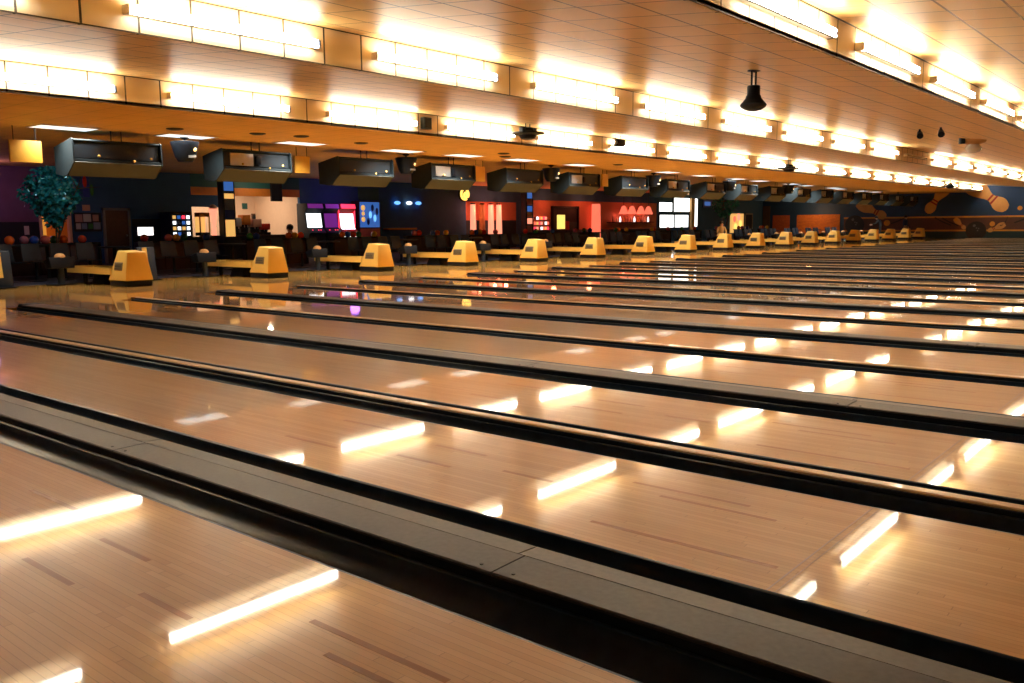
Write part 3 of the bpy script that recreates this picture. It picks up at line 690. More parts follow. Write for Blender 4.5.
# vending machine with coloured buttons
vm = thing('vending_machine', 'dark vending machine with rows of coloured lit buttons', 'vending machine', (-15.55, py(15.62, -15.2), 0))
box(-0.4, 0.35, -0.42, 0.42, 0, 1.78).build('cabinet', 'dark', vm, bevel=0.02)
CB = ['scr_white', 'red_glow', 'scr_blue', 'amber_glow', 'paper3', 'lamp_peach']
for r in range(4):
    for c in range(4): box(0.35, 0.365, -0.34 + c * 0.18, -0.22 + c * 0.18, 0.92 + r * 0.2, 1.04 + r * 0.2).build('button', CB[(r * 3 + c * 2 + r * c) % 6], vm)
# snack bar
sb = thing('snack_counter', 'dark snack bar counter below the orange band', 'counter', (-15.7, 18.5, 0))
box(-0.2, 0.35, -2.15, 1.9, 0.0, 0.86).build('counter_front', 'dark', sb, bevel=0.01); box(-0.28, 0.42, -2.2, 1.95, 0.86, 0.90).build('countertop', 'maroon', sb, bevel=0.008)
pc = thing('poster_column', 'tall column covered with blue and cream posters at the snack bar', 'column', (-15.0, py(17.65, -14.85), 0))
box(-0.16, 0.16, -0.26, 0.26, 0, zc).build('shaft', 'dark', pc)
for z0, z1, m in ((2.55, 2.95, 'scr_blue'), (2.26, 2.45, 'amber_glow'), (1.85, 2.25, 'paper3'), (1.50, 1.84, 'blue'), (0.86, 1.48, 'amber_glow')): box(0.16, 0.175, -0.19, 0.2, z0, z1).build('poster', m, pc)
tag(box(-15.7, -15.6, 19.35, 19.85, 2.22, zc).build('hanging_monitor', 'black'), 'black panel hanging from the ceiling before the cream snack bar wall', 'hanging panel')
hm = thing('heated_cabinet', 'golden lit food cabinet on the snack counter left of the poster column', 'food cabinet', (-15.75, py(16.55, -15.6), 0.90))
box(-0.15, 0.2, -0.2, 0.2, 0, 0.12).build('base', 'dark', hm); box(-0.15, -0.12, -0.2, 0.2, 0.12, 0.7).build('lit_back', 'amber_glow', hm); box(-0.15, 0.2, -0.22, 0.22, 0.7, 0.86).build('top', 'orange', hm, bevel=0.02)
for s in (-0.19, 0.19): box(0.16, 0.2, s - 0.02, s + 0.02, 0.12, 0.7).build('post', 'bolt', hm)
cn = thing('cone_sign', 'pink glowing cone-shaped sign beside the poster column', 'sign', (-15.7, py(16.95, -15.7), 0.90))
MB().cyl((0, 0, 0), (0, 0, 0.3), 0.09, n=12).build('stand', 'lamp_peach', cn, smooth=True); MB().cyl((0, 0, 0.3), (0, 0, 1.0), 0.06, 0.17, n=14).build('cone', 'lamp_peach', cn, smooth=True); MB().sphere((0, 0, 1.02), 0.15, 12).build('scoop', 'cream', cn, smooth=True)
for i, (y, w, h, m, l) in enumerate(((17.75, .16, .55, 'paper', 'white'), (18.15, .17, .66, 'orange', 'orange'), (18.62, .20, .5, 'paper2', 'pink'), (19.05, .16, .32, 'red', 'red'))):
    dm = thing('drink_dispenser', '%s drink dispenser on the snack counter right of the poster column' % l, 'dispenser', (-15.75, y, 0.90), 'dispensers on the snack counter')
    box(-0.2, 0.18, -w, w, 0, 0.10).build('drip_tray', 'black', dm, bevel=0.01); box(-0.2, -0.05, -w, w, 0.1, h).build('back', 'dark', dm); box(-0.2, 0.16, -w, w, h * 0.6, h + 0.12).build('head', m, dm, bevel=0.02)
    for s in (-0.07, 0.07): MB().cyl((0.08, s, h * 0.6), (0.08, s, h * 0.45), 0.02, n=8).build('nozzle', 'steel', dm)
tag(box(-19.6, -19.56, 20.6, 20.85, 2.0, 2.25).build('wall_sign', 'teal'), 'small green sign on the cream snack bar wall', 'sign')
dd = thing('wall_picture', 'small dark framed picture on the cream snack bar wall', 'picture', (-19.6, 21.3, 1.4)); box(0, 0.03, -0.25, 0.25, -0.4, 0.4).build('frame', 'brown', dd); box(0.03, 0.036, -0.19, 0.19, -0.34, 0.34).build('print', 'wains', dd)
# arcade machines
def arcade(y, scr, side, mar, lab, w=0.42, x=-15.3, low='wains'):
    t = thing('arcade_cabinet', lab, 'arcade cabinet', (x, py(y, x + 0.2), 0))
    MB().prism([(-0.4, 0), (0.35, 0), (0.35, 0.85), (0.45, 0.95), (0.2, 1.15), (0.12, 1.78), (0.3, 1.95), (0.25, 2.15), (-0.4, 2.15)], 'y', -w, w).build('cabinet', side, t, bevel=0.01)
    MB().hexa([(0.36, -w + .05, 0.96), (0.36, w - .05, 0.96), (0.19, w - .05, 1.14), (0.19, -w + .05, 1.14)], [(0.38, -w + .05, 0.98), (0.38, w - .05, 0.98), (0.22, w - .05, 1.16), (0.22, -w + .05, 1.16)]).build('control_panel', low, t)
    MB().hexa([(0.21, -w + .05, 1.16), (0.225, -w + .05, 1.16), (0.225, w - .05, 1.16), (0.21, w - .05, 1.16)], [(0.13, -w + .05, 1.74), (0.145, -w + .05, 1.74), (0.145, w - .05, 1.74), (0.13, w - .05, 1.74)]).build('screen', scr, t)
    MB().hexa([(0.3, -w + .04, 1.95), (0.315, -w + .04, 1.95), (0.315, w - .04, 1.95), (0.3, w - .04, 1.95)], [(0.25, -w + .04, 2.13), (0.265, -w + .04, 2.13), (0.265, w - .04, 2.13), (0.25, w - .04, 2.13)]).build('marquee', mar, t)
    for s in (-0.2, 0.1, 0.22): MB().sphere((0.32, s, 1.05), 0.03, 8).build('control_knob', 'red_glow', t)
    box(0.35, 0.365, -w + .08, w - .08, 0.30, 0.80).build('front_panel', low, t)
    return t
arcade(21.72, 'scr_white', 'wains', 'scr_purple', 'arcade cabinet with a glaring white screen right of the snack bar')
arcade(22.62, 'scr_purple', 'wains', 'scr_purple', 'arcade cabinet with a dim violet screen between two white ones', w=0.38)
a = arcade(23.5, 'scr_white', 'red', 'red_glow', 'red-edged arcade cabinet with a white screen', low='scr_white')
for s in (-0.43, 0.43): box(0.15, 0.19, s - 0.02, s + 0.02, 1.0, 2.1).build('neon_edge', 'red_glow', a)
gm = thing('painted_panel', 'tall blue and orange painted game panel in front of the dark wall', 'game panel', (-15.6, py(24.8, -15.4), 0))
box(-0.3, 0.2, -0.62, 0.62, 0, 2.3).build('cabinet', 'maroon', gm, bevel=0.01); box(0.2, 0.215, -0.56, 0.56, 1.15, 2.25).build('blue_face', 'scr_blue', gm); box(0.2, 0.215, -0.56, 0.56, 0.6, 1.1).build('red_face', 'salmon', gm)
for z, r in ((2.0, .13), (1.75, .10), (1.5, .12)): MB().sphere((0.21, -0.38, z), r, 12, sx=0.15).build('orange_blob', 'amber_glow', gm, smooth=True)
for i in range(5): MB().sphere((0.215, -0.1 + 0.13 * i, 1.4 + 0.15 * ((i * 2) % 5)), 0.09, 10, sx=0.12, sz=1.8).build('light_blob', 'spot_blue' if i % 2 else 'blue', gm, smooth=True)
tag(wb('teal_banner', 'teal', 24.15, 25.35, 2.36, 2.9, d=0.03), 'teal square on the wall above the blue painted panel', 'banner')
for i, y in enumerate((26.4, 27.15, 27.75)):
    s = thing('blue_wall_lamp', 'small glowing blue lamp on the dark wall, %s of three from the left' % nth(i + 1), 'wall lamp', (XW, y, 2.26), 'blue wall lamps')
    box(0, 0.08, -0.05, 0.05, -0.05, 0.05).build('bracket', 'black', s); MB().sphere((0.12, 0, 0), 0.17, 12, sx=0.5, sy=1.1, sz=0.5).build('lamp_shade', 'spot_blue' if i != 1 else 'scr_white', s, smooth=True)
tag(box(XW, XW + 0.35, 25.6, 27.4, 1.02, 1.10).build('wall_shelf', 'orange', bevel=0.01), 'orange shelf on the dark wall under the blue lamps', 'shelf')
# round yellow neon sign
ns = thing('neon_sign', 'round glowing yellow neon sign high on the dark wall', 'neon sign', (-15.7, py(31.1, -15.7), 2.74))
MB().cyl((-0.08, 0, 0), (0.0, 0, 0), 0.36, n=24).build('backing_disc', 'black', ns)
for rr, a0, a1, c in ((0.26, -0.6, 5.2, (0, 0)), (0.11, 0.0, 6.3, (0.07, -0.04))):
    b = MB(); pts = [(0.04, c[0] + rr * math.cos(a0 + (a1 - a0) * i / 20), c[1] + rr * math.sin(a0 + (a1 - a0) * i / 20)) for i in range(21)]
    for p, q in zip(pts, pts[1:]): b.cyl(p, q, 0.06, n=6)
    b.build('neon_tube', 'yel_glow', ns, smooth=True)
MB().cyl((-0.08, 0, 0.3), (-0.08, 0, zc - 2.74), 0.012, n=6).build('hanger_rod', 'black', ns)
# glowing columns on the wall strip coloured as red glow
for i, y in enumerate((31.9, 32.6, 33.3, 33.95)):
    t = thing('column_lamp', 'glowing peach column lamp on the red-lit wall, %s of four from the left' % nth(i + 1), 'column lamp', (-15.75, py(y, -15.6), 0), 'glowing column lamps')
    MB().cyl((0, 0, 0), (0, 0, 0.72), 0.15, n=12).build('base', 'black', t)
    MB().cyl((0, 0, 0.72), (0, 0, 2.25), 0.16, 0.13, n=14).build('lamp_shade', 'lamp_peach' if i != 1 else 'mural_tan', t, smooth=True)
    MB().lathe([(0.15, 2.25), (0.13, 2.30), (0.03, 2.32)], n=14).build('cap', 'black', t, smooth=True)
pc = thing('poster_column', 'narrow column covered with small bright posters between the red-lit and the orange wall', 'column', (-15.4, py(36.38, -15.25), 0))
box(-0.15, 0.15, -0.35, 0.3, 0, zc).build('shaft', 'dark', pc)
for i, (z0, z1, m) in enumerate(((2.6, 2.95, 'scr_blue'), (2.25, 2.55, 'paper2'), (1.9, 2.2, 'scr_blue'), (1.6, 1.85, 'cream'), (1.25, 1.55, 'lamp_peach'), (0.8, 1.2, 'paper2'))): box(0.15, 0.165, -0.2, 0.2, z0, z1).build('poster', m, pc)
# shelf of bright goods and a framed opening on the orange wall
pr = thing('prize_cabinet', 'cabinet of small bright prizes left of the black-framed opening', 'prize cabinet', (-15.7, py(37.5, -15.7), 0))
box(-0.25, 0.1, -0.7, 0.7, 0.0, 0.88).build('base', 'dark', pr)
for i in range(7):
    for r in range(3): box(-0.1, 0.0, -0.62 + i * 0.19, -0.52 + i * 0.19, 0.92 + r * 0.28, 1.08 + r * 0.28).build('prize', ['red_glow', 'amber_glow', 'lamp_red', 'scr_white', 'salmon', 'lamp_peach'][(i * 5 + r * 2) % 6], pr)
for r in range(3): box(-0.25, 0.1, -0.7, 0.7, 0.88 + r * 0.28, 0.91 + r * 0.28).build('shelf', 'maroon', pr)
fo = thing('framed_counter', 'black-framed serving window with a yellow glow inside', 'serving window', (XW, 39.6, 0))
for y in (-1.3, 1.2): box(0.0, 0.12, y, y + 0.12, 0.85, 2.25).build('frame_post', 'black', fo)
box(0, 0.12, -1.3, 1.32, 2.12, 2.25).build('frame_head', 'black', fo); box(0.0, 0.03, -1.18, 1.2, 0.85, 2.12).build('dark_back', 'maroon', fo); box(0.03, 0.05, -0.75, 0.0, 0.95, 1.75).build('glowing_panel', 'yel_glow', fo); box(0.03, 0.06, 0.45, 1.18, 0.88, 1.35).build('grey_panel', 'mon_lip', fo); box(0.03, 0.07, 0.05, 0.4, 0.9, 1.4).build('red_panel', 'red', fo)
# bar
bc = thing('bar_counter', 'long dark bar counter under the red pendant lamps', 'bar counter', (-14.9, 46.0, 0))
box(-0.25, 0.25, -3.6, 3.6, 0, 0.84).build('counter_front', 'dark', bc, bevel=0.01); box(-0.33, 0.35, -3.65, 3.65, 0.84, 0.90).build('countertop', 'maroon', bc, bevel=0.008)
tag(MB().cyl((-15.6, py(43.0, -15.5), 0), (-15.6, py(43.0, -15.5), 2.4), 0.3, 0.26, n=16).build('red_column', 'lamp_red', smooth=True), 'fat glowing red column at the left end of the bar', 'column')
for i, y in enumerate((45.96, 46.94, 48.03, 48.96)):
    t = thing('pendant_lamp', 'cone-shaped red pendant lamp over the bar, %s of four from the left' % nth(i + 1), 'pendant lamp', (-15.4, py(y, -15.4), 1.82), 'red pendant lamps')
    MB().lathe([(0.30, 0.0), (0.25, 0.14), (0.13, 0.44), (0.05, 0.50)], n=18).build('lamp_shade', 'lamp_red', t, smooth=True)
    MB().cyl((0, 0, 0.49), (0, 0, zc - 1.82), 0.012, n=6).build('cord', 'black', t)
for i in range(11):
    t = thing('bottle', 'small bright bottle in the row on the back shelf of the bar', 'bottle', (-15.8, 44.4 + i * 0.42, 1.33), 'bottles behind the bar')
    MB().lathe([(0.05, 0), (0.055, 0.02), (0.055, 0.2), (0.02, 0.28), (0.02, 0.34)], n=10).build('body', ['salmon', 'cream', 'scr_white', 'orange'][i % 4], t, smooth=True); MB().cyl((0, 0, 0.34), (0, 0, 0.37), 0.022, n=8).build('bottle_cap', 'black', t)
tag(box(XW, XW + 0.3, 44.0, 49.2, 1.28, 1.33).build('wall_shelf', 'maroon'), 'shelf of bottles on the salmon wall behind the bar', 'shelf')
# bright windows
def window(n, y0, y1, z0, z1, lab, cols=1):
    t = struct(thing('window_%d' % n, lab, 'window', (XW, 0, 0)))
    box(0.0, 0.02, y0, y1, z0, z1).build('pane', 'white_glow', t)
    for z in (z0 - 0.05, z1): box(0, 0.07, y0 - 0.05, y1 + 0.05, z, z + 0.05).build('frame_rail', 'black', t)
    for i in range(cols + 1):
        y = y0 + (y1 - y0) * i / cols; box(0, 0.07, y - 0.05, y + 0.05, z0, z1).build('mullion', 'black', t)
window(1, 50.2, 52.1, 2.02, 2.62, 'lower left of the white glaring upper windows'); window(2, 52.2, 54.65, 2.02, 2.95, 'taller white glaring upper window')
window(3, 50.3, 54.4, 0.95, 1.78, 'white glaring lower window in two panes', 2); window(4, 55.0, 55.75, 0.95, 3.02, 'narrow white glaring window right of the orange post')
tag(box(-15.97, -15.8, 54.5, 55.0, 0, zc).build('window_post', 'mural_tan'), 'orange post between the bright windows', 'post')
bs = thing('blue_sign', 'blue wall sign right of the bright windows', 'sign', (XW, 57.5, 2.6)); box(0, 0.06, -1.0, 1.0, -0.26, 0.28).build('sign_board', 'blue', bs); box(0.06, 0.07, -0.8, 0.1, -0.12, 0.16).build('blue_patch', 'scr_blue', bs); box(0.06, 0.07, 0.3, 0.8, -0.2, 0.0).build('pale_patch', 'paper3', bs)
po = thing('glowing_poster', 'orange glowing poster panel at the far end of the seating wall', 'poster', (XW + 0.003, 62.1, 1.2)); box(0, 0.08, -1.1, 1.1, -0.75, 0.72).build('board', 'amber_glow', po)
for y, z, r in ((-.5, .3, .25), (.2, .45, .3), (.55, -.05, .28), (-.3, -.3, .3)): MB().sphere((0.09, y, z), r, 12, sx=0.12).build('blob', random.choice(['lamp_red', 'lamp_peach', 'yel_glow']), po, smooth=True)
d = struct(thing('door_3', 'dark door with a pale frame near the far corner', 'door', (0, 0, 0)))
wb('leaf', 'wains', 63.6, 64.8, 0, 1.85, d=0.05, parent=d)
for y in (63.5, 64.8): wb('jamb', 'jamb', y, y + 0.1, 0, 1.95, d=0.08, parent=d)
wb('lintel', 'jamb', 63.5, 64.9, 1.85, 1.95, d=0.08, parent=d)

# ------------------------------------------------------------------ far wall: brick panels and the painted mural
YM = YF
struct(box(-15.95, -15.35, YM - 0.06, YM, 0, 2.55).build('door_4', 'brown'))
struct(box(-15.1, -13.7, YM - 0.04, YM, 0.0, 1.78).build('wall_far', 'brick'))
struct(box(-13.1, -9.7, YM - 0.04, YM, 0.0, 1.80).build('wall_far', 'brick2'))
mu = thing('bowling_mural', 'long painted bowling mural with flying pins and striped band on the far wall', 'mural', (0, YM, 0))
X0, X1 = -9.4, 17.8
def mpoly(name, pts, m, lay, parent=mu):
    return MB().prism(pts, 'y', -0.006 * lay - 0.004, -0.006 * (lay - 1) - 0.003).build(name, m, parent)
mpoly('lower_band', [(X0, -0.05), (X1, -0.05), (X1, 0.48), (X0, 0.48)], 'mural_teal', 1)
mpoly('brown_band', [(X0, 0.58), (X1, 0.58), (X1, 1.44), (X0, 1.44)], 'mural_band', 1)
for z in (0.53, 1.49): mpoly('orange_stripe', [(X0, z - 0.055), (X1, z - 0.055), (X1, z + 0.055), (X0, z + 0.055)], 'mural_orange', 2)
def pin(cx, cz, ang, s, lay):
    """a painted pin: (cx, cz) is the head, ang points from head to base"""
    prof = [(0.04, 0.24), (0.20, 0.40), (0.50, 0.52), (0.80, 0.50), (1.10, 0.36), (1.35, 0.28), (1.6, 0.30), (2.0, 0.46), (2.5, 0.66), (3.0, 0.72), (3.5, 0.60), (3.9, 0.38)]
    def cr(p0, p1, p2, p3, t): return tuple(0.5 * ((2 * b_) + (-a_ + c_) * t + (2 * a_ - 5 * b_ + 4 * c_ - d_) * t * t + (-a_ + 3 * b_ - 3 * c_ + d_) * t ** 3) for a_, b_, c_, d_ in zip(p0, p1, p2, p3))
    ext = [(0.16, -0.30)] + prof + [(4.0, 0.1)]
    prof = [(-0.03, 0.12)] + [cr(*ext[i:i + 4], t / 4) for i in range(len(ext) - 3) for t in range(4)]
    prof = [(a - 0.52, b) for a, b in prof]
    ca, sa = math.cos(ang), math.sin(ang)
    tr = lambda a, b: (cx + s * (a * ca - b * sa), cz + s * (a * sa + b * ca))
    o = mpoly('painted_pin', [tr(a, b) for a, b in prof] + [tr(a, -b) for a, b in reversed(prof)], 'mural_tan', lay)
    for a in (0.62, 0.92):
        w = 0.40 if a < 0.8 else 0.30
        mpoly('neck_stripe', [tr(a - 0.07, w), tr(a + 0.07, w - 0.04), tr(a + 0.07, -w + 0.04), tr(a - 0.07, -w)], 'mural_red', lay + 1, o)
    return o
def disc(name, x, z, r, m, lay, n=28, parent=mu):
    return mpoly(name, [(x + r * math.cos(2 * PI * i / n), z + r * math.sin(2 * PI * i / n)) for i in range(n)], m, lay, parent)
pin(1.30, 2.27, math.radians(142), 0.92, 3); pin(-3.25, 2.12, math.radians(58), 0.70, 3); pin(-6.6, 1.68, math.radians(152), 0.62, 4)
pin(-0.95, 0.75, math.radians(135), 0.27, 4); pin(0.75, 0.55, math.radians(25), 0.30, 4)
for x, z, r in ((-0.15, 0.50, 0.66), (-8.57, 0.98, 0.72)):
    o = disc('painted_ball', x, z, r, 'mural_black', 6, 36); disc('ball_highlight', x - r * 0.2, z + r * 0.55, r * 0.14, 'mural_grey', 7, 14, o)
    for dx, dz in ((0.02, 0.2), (0.16, 0.16), (0.10, 0.02)): disc('finger_hole', x + dx, z + dz, 0.05, 'mural_grey', 7, 12, o)
disc('yellow_spot', 2.48, 2.04, 0.15, 'mural_orange', 3); disc('orange_burst', 0.85, 0.98, 0.17, 'mural_orange', 5); disc('orange_burst', -1.5, 1.28, 0.11, 'mural_orange', 5); disc('orange_burst', -6.2, 1.1, 0.22, 'mural_orange', 5)
def sweep(pts, w, lay):
    up = [(x, z + w) for x, z in pts]; mpoly('speed_line', list(pts) + up[::-1], 'mural_black', lay)
for a in ((-2.9, 1.42), (-2.4, 1.38)):
    sweep([(a[0], a[1]), (a[0] + 0.5, a[1] - 0.3), (a[0] + 1.1, a[1] - 0.55)], 0.09, 4)
sweep([(1.2, 0.72), (1.5, 0.86), (1.7, 1.15), (1.78, 1.42)], 0.10, 4); sweep([(2.2, 1.0), (2.7, 1.2), (3.0, 1.42)], 0.09, 4); sweep([(-5.9, 1.0), (-5.4, 1.2), (-5.0, 1.38)], 0.09, 4)

# ------------------------------------------------------------------ people
def person(name, loc, rz, J, cloth, lab, hair_r=0.115):
    """J: joint positions of one connected figure, radius per joint; grown with a Skin modifier, coloured by nearest bone"""
    verts = []; rad = []; edges = []; idx = {}; zone = []
    def v(n, p, r, par=None, zn='skin'):
        idx[n] = len(verts); verts.append(Vector(p)); rad.append(r)
        if par is not None: edges.append((idx[par], idx[n])); zone.append(zn)
    v('pelvis', J['pelvis'], 0.135)
    v('waist', J['waist'], 0.125, 'pelvis', 'top'); v('chest', J['chest'], 0.15, 'waist', 'top'); v('collar', J['collar'], 0.085, 'chest', 'top')
    v('neck', J['neck'], 0.052, 'collar'); v('head', J['head'], 0.095, 'neck'); v('crown', J['crown'], 0.075, 'head')
    fw = Vector((0, -1, 0))
    v('nose', Vector(J['head']) + fw * 0.115 + Vector((0, 0, -0.01)), 0.016, 'head')
    for s, n in ((-1, 'l'), (1, 'r')):
        v('ear' + n, Vector(J['head']) + Vector((s * 0.10, 0, 0)), 0.02, 'head')
        v('sh' + n, J['sh' + n], 0.068, 'collar', 'top'); v('el' + n, J['el' + n], 0.046, 'sh' + n, 'top'); v('wr' + n, J['wr' + n], 0.030, 'el' + n, 'top')
        d = (Vector(J['wr' + n]) - Vector(J['el' + n])).normalized(); sd = d.cross(fw).normalized() if d.cross(fw).length > 0.1 else Vector((1, 0, 0))
        v('pa' + n, Vector(J['wr' + n]) + d * 0.075, 0.032, 'wr' + n)
        for q in range(4):
            a = Vector(J['wr' + n]) + d * 0.095 + sd * (q - 1.5) * 0.021
            L = (0.07, 0.08, 0.075, 0.058)[q]
            v('f%s%da' % (n, q), a, 0.010, 'pa' + n); v('f%s%db' % (n, q), a + d * L * 0.6 + fw * 0.008, 0.009, 'f%s%da' % (n, q)); v('f%s%dc' % (n, q), a + d * L * 0.95 + fw * 0.03, 0.008, 'f%s%db' % (n, q))
        v('t' + n, Vector(J['wr' + n]) + d * 0.06 + sd * s * 0.045 + fw * 0.02, 0.011, 'pa' + n); v('u' + n, Vector(J['wr' + n]) + d * 0.10 + sd * s * 0.058 + fw * 0.035, 0.009, 't' + n)
        v('hip' + n, J['hip' + n], 0.095, 'pelvis', 'leg'); v('kn' + n, J['kn' + n], 0.060, 'hip' + n, 'leg'); v('an' + n, J['an' + n], 0.042, 'kn' + n, 'leg'); v('to' + n, J['to' + n], 0.036, 'an' + n, 'shoe')
    me = bpy.data.meshes.new(name); me.from_pydata([tuple(p) for p in verts], edges, []); me.update()
    tmp = bpy.data.objects.new('body', me); COL.objects.link(tmp)
    sk = tmp.modifiers.new('skin', 'SKIN'); su = tmp.modifiers.new('sub', 'SUBSURF'); su.levels = su.render_levels = 1
    lay = me.skin_vertices[0].data if me.skin_vertices else None
    if lay is None:
        bm = bmesh.new(); bm.from_mesh(me); bm.verts.layers.skin.verify(); bm.to_mesh(me); bm.free(); lay = me.skin_vertices[0].data
    for i, r in enumerate(rad): lay[i].radius = (r, r); lay[i].use_root = (i == 0)
    dg = bpy.context.evaluated_depsgraph_get(); dg.update()
    ev = tmp.evaluated_get(dg); new = bpy.data.meshes.new_from_object(ev); new.name = name
    bpy.data.objects.remove(tmp)
    for q in ('skin', cloth[0], cloth[1], 'shoe'): new.materials.append(M[q])
    zi = {'skin': 0, 'top': 1, 'leg': 2, 'shoe': 3}
    for p in new.polygons:
        c = p.center; best = 9; bz = 'skin'
        for (a, b_), zn in zip(edges, zone):
            A, B = verts[a], verts[b_]; AB = B - A; tt = max(0, min(1, (c - A).dot(AB) / max(1e-9, AB.length_squared))); dd_ = (A + AB * tt - c).length - (rad[a] * (1 - tt) + rad[b_] * tt) * 0.9
            if dd_ < best: best = dd_; bz = zn
        p.material_index = zi[bz]; p.use_smooth = True
    o = bpy.data.objects.new('person', new); COL.objects.link(o); o.location = loc; o.rotation_euler = (0, 0, rz)
    tag(o, lab, 'person')
    h = Vector(J['head']); b = MB()
    b.sphere((h.x, h.y + 0.018, h.z + 0.045), hair_r, 14, sx=1.0, sy=1.02, sz=1.0)
    ho = b.build('hair', 'hair', o, smooth=True)
    e = MB()
    for s in (-1, 1): e.sphere((h.x + s * 0.034, h.y - 0.086, h.z - 0.005), 0.013, 8)
    e.build('eyes', 'black', o, smooth=True)
    return o
STAND = dict(pelvis=(0, 0, .92), waist=(0, 0, 1.06), chest=(0, 0, 1.24), collar=(0, 0.01, 1.38), neck=(0, 0, 1.45), head=(0, -0.02, 1.57), crown=(0, -0.01, 1.66), shl=(-.17, .01, 1.36), shr=(.17, .01, 1.36),
             ell=(-.24, .03, 1.09), elr=(.24, .03, 1.09), wrl=(-.26, -.05, .86), wrr=(.26, -.05, .86), hipl=(-.09, 0, .86), hipr=(.09, 0, .86), knl=(-.10, -.02, .48), knr=(.11, -.03, .48), anl=(-.10, .03, .07), anr=(.12, .02, .07), tol=(-.11, -.13, .035), tor=(.14, -.14, .035))
LEANP = dict(STAND, chest=(0, -.10, 1.20), collar=(0, -.20, 1.31), neck=(0, -.24, 1.37), head=(0, -.30, 1.47), crown=(0, -.32, 1.56), shl=(-.17, -.18, 1.28), shr=(.17, -.18, 1.28), ell=(-.22, -.30, 1.05), elr=(.22, -.34, 1.06), wrl=(-.15, -.50, 1.0), wrr=(.16, -.55, 1.02))
SITJ = dict(pelvis=(0, 0, .52), waist=(0, .02, .66), chest=(0, 0, .84), collar=(0, 0, .98), neck=(0, -.02, 1.05), head=(0, -.05, 1.17), crown=(0, -.04, 1.26), shl=(-.17, 0, .96), shr=(.17, 0, .96), ell=(-.23, -.06, .71), elr=(.23, -.06, .71),
            wrl=(-.16, -.28, .66), wrr=(.16, -.28, .66), hipl=(-.09, -.03, .50), hipr=(.09, -.03, .50), knl=(-.11, -.42, .50), knr=(.11, -.42, .50), anl=(-.11, -.40, .08), anr=(.12, -.38, .08), tol=(-.12, -.56, .035), tor=(.13, -.54, .035))
def shift(J, s): return {k: tuple(c * s for c in p) for k, p in J.items()}
person('person', (-9.85, 15.98, 0), math.radians(-60), shift(SITJ, 0.97), ('shirt_cream', 'pants_tan'), 'person in a cream shirt sitting behind the low partitions, before the snack bar')
st = thing('stool', 'dark stool under the person in the cream shirt', 'stool', (-9.85, 15.98, 0)); MB().lathe([(0.17, 0.33), (0.20, 0.35), (0.20, 0.38), (0.16, 0.395)], n=18).build('seat', 'cloth', st, smooth=True); MB().cyl((0, 0, 0.03), (0, 0, 0.34), 0.04, n=10).build('post', 'black', st); MB().lathe([(0.2, 0), (0.2, 0.015), (0.05, 0.03)], n=16).build('foot', 'black', st, smooth=True)
person('person', (-5.95, 39.3, 0), math.radians(40), shift(SITJ, 1.0), ('shirt_tan', 'pants_tan'), 'person in an ochre shirt sitting by the tenth ball return from the left')
st = dup(st, (-5.95, 39.3, 0), 'dark stool under the person in the ochre shirt')
person('person', (-4.55, 65.7, 0), math.radians(70), shift(STAND, 0.95), ('shirt_blue', 'pants_tan'), 'person in a dark blue shirt standing by the farthest ball return')
person('person', (-5.35, 62.6, 0), math.radians(-70), shift(LEANP, 1.0), ('pants_dark', 'pants_dark'), 'person in dark clothes leaning forward near the mural')

# ------------------------------------------------------------------ lamps of the place and added lights without fixtures
def lamp(kind, name, loc, power, col, **kw):
    l = bpy.data.lights.new(name, kind); l.energy = power; l.color = col
    for a, b in kw.items(): setattr(l, a, b)
    o = bpy.data.objects.new(name, l); COL.objects.link(o); o.location = loc; return o
for i, (x, y) in enumerate(REC):   # the louvred troffers throw their light straight down
    lamp('AREA', 'recessed_light_lamp', (x, y, zc - 0.016), 82, (1.0, 0.93, 0.80), shape='RECTANGLE', size=0.56, size_y=1.05, spread=math.radians(125))
lamp('AREA', 'snack_bar_light', (-17.8, 18.6, 2.95), 130, (1.0, 0.74, 0.52), shape='RECTANGLE', size=1.6, size_y=3.6)
for y in (32.2, 33.4, 34.3): lamp('POINT', 'column_lamp_light', (-15.3, py(y, -15.3), 2.0), 24, (1.0, 0.22, 0.12), shadow_soft_size=0.1)
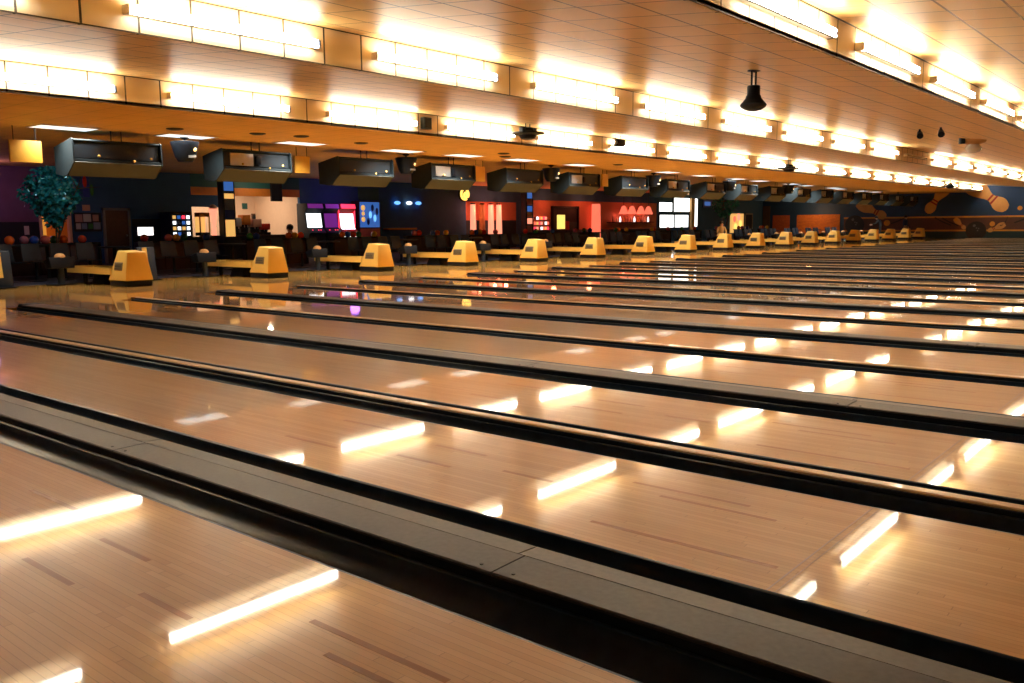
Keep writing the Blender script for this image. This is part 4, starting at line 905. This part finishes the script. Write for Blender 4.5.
for y in (37.5, 41.0): lamp('POINT', 'wall_wash_light', (-15.2, y, 2.45), 20, (1.0, 0.22, 0.10), shadow_soft_size=0.15)
for y in (45.0, 46.6, 48.2): lamp('POINT', 'pendant_light', (-15.4, y, 1.75), 9, (1.0, 0.22, 0.12), shadow_soft_size=0.1)
lamp('POINT', 'brick_wash_light', (-11.4, 65.3, 2.1), 70, (1.0, 0.5, 0.2), shadow_soft_size=0.2)
lamp('POINT', 'header_fill_light', (-15.0, 18.6, 2.85), 16, (1.0, 0.8, 0.6), shadow_soft_size=0.1)  # added without a fixture to brighten the orange snack bar band
sp = lamp('SPOT', 'blue_wash_light', (-5.6, 6.9, 3.16), 75, (0.35, 0.78, 1.0), shadow_soft_size=0.05, spot_size=math.radians(42), spot_blend=0.5)
sp.rotation_euler = (Vector((-8.4, 7.85, 2.15)) - sp.location).to_track_quat('-Z', 'Y').to_euler()
lamp('POINT', 'arcade_light', (-14.6, 22.6, 2.3), 10, (0.35, 0.12, 0.9), shadow_soft_size=0.2)
lamp('POINT', 'mauve_wall_fill', (-14.2, 8.2, 2.7), 32, (0.8, 0.35, 0.75), shadow_soft_size=0.2)  # violet fill without a fixture, raised to brighten the mauve wall

# ------------------------------------------------------------------ camera
cd = bpy.data.cameras.new('Camera'); co = bpy.data.objects.new('Camera', cd); COL.objects.link(co)
cd.sensor_width = 36.0; cd.lens = 30.8324; cd.clip_start = 0.05; cd.clip_end = 300
r = Vector((0.769667, 0.638383, -0.008987)); u = Vector((-0.07699, 0.106778, 0.991298)); f = Vector((-0.633787, 0.762277, -0.131333))
mw = Matrix((r, u, -f)).transposed().to_4x4(); mw.translation = (14.43366, -1.84804, 1.18058)
co.matrix_world = mw
S.camera = co
S.view_settings.view_transform = 'Standard'; S.view_settings.look = 'None'; S.view_settings.gamma = 1; S.view_settings.use_curve_mapping = False
S.view_settings.exposure = 0.0
S.cycles.use_denoising = True
S.cycles.max_bounces = 8; S.cycles.diffuse_bounces = 5; S.cycles.glossy_bounces = 4
S.cycles.sample_clamp_indirect = 12.0
S.cycles.caustics_reflective = False; S.cycles.caustics_refractive = False
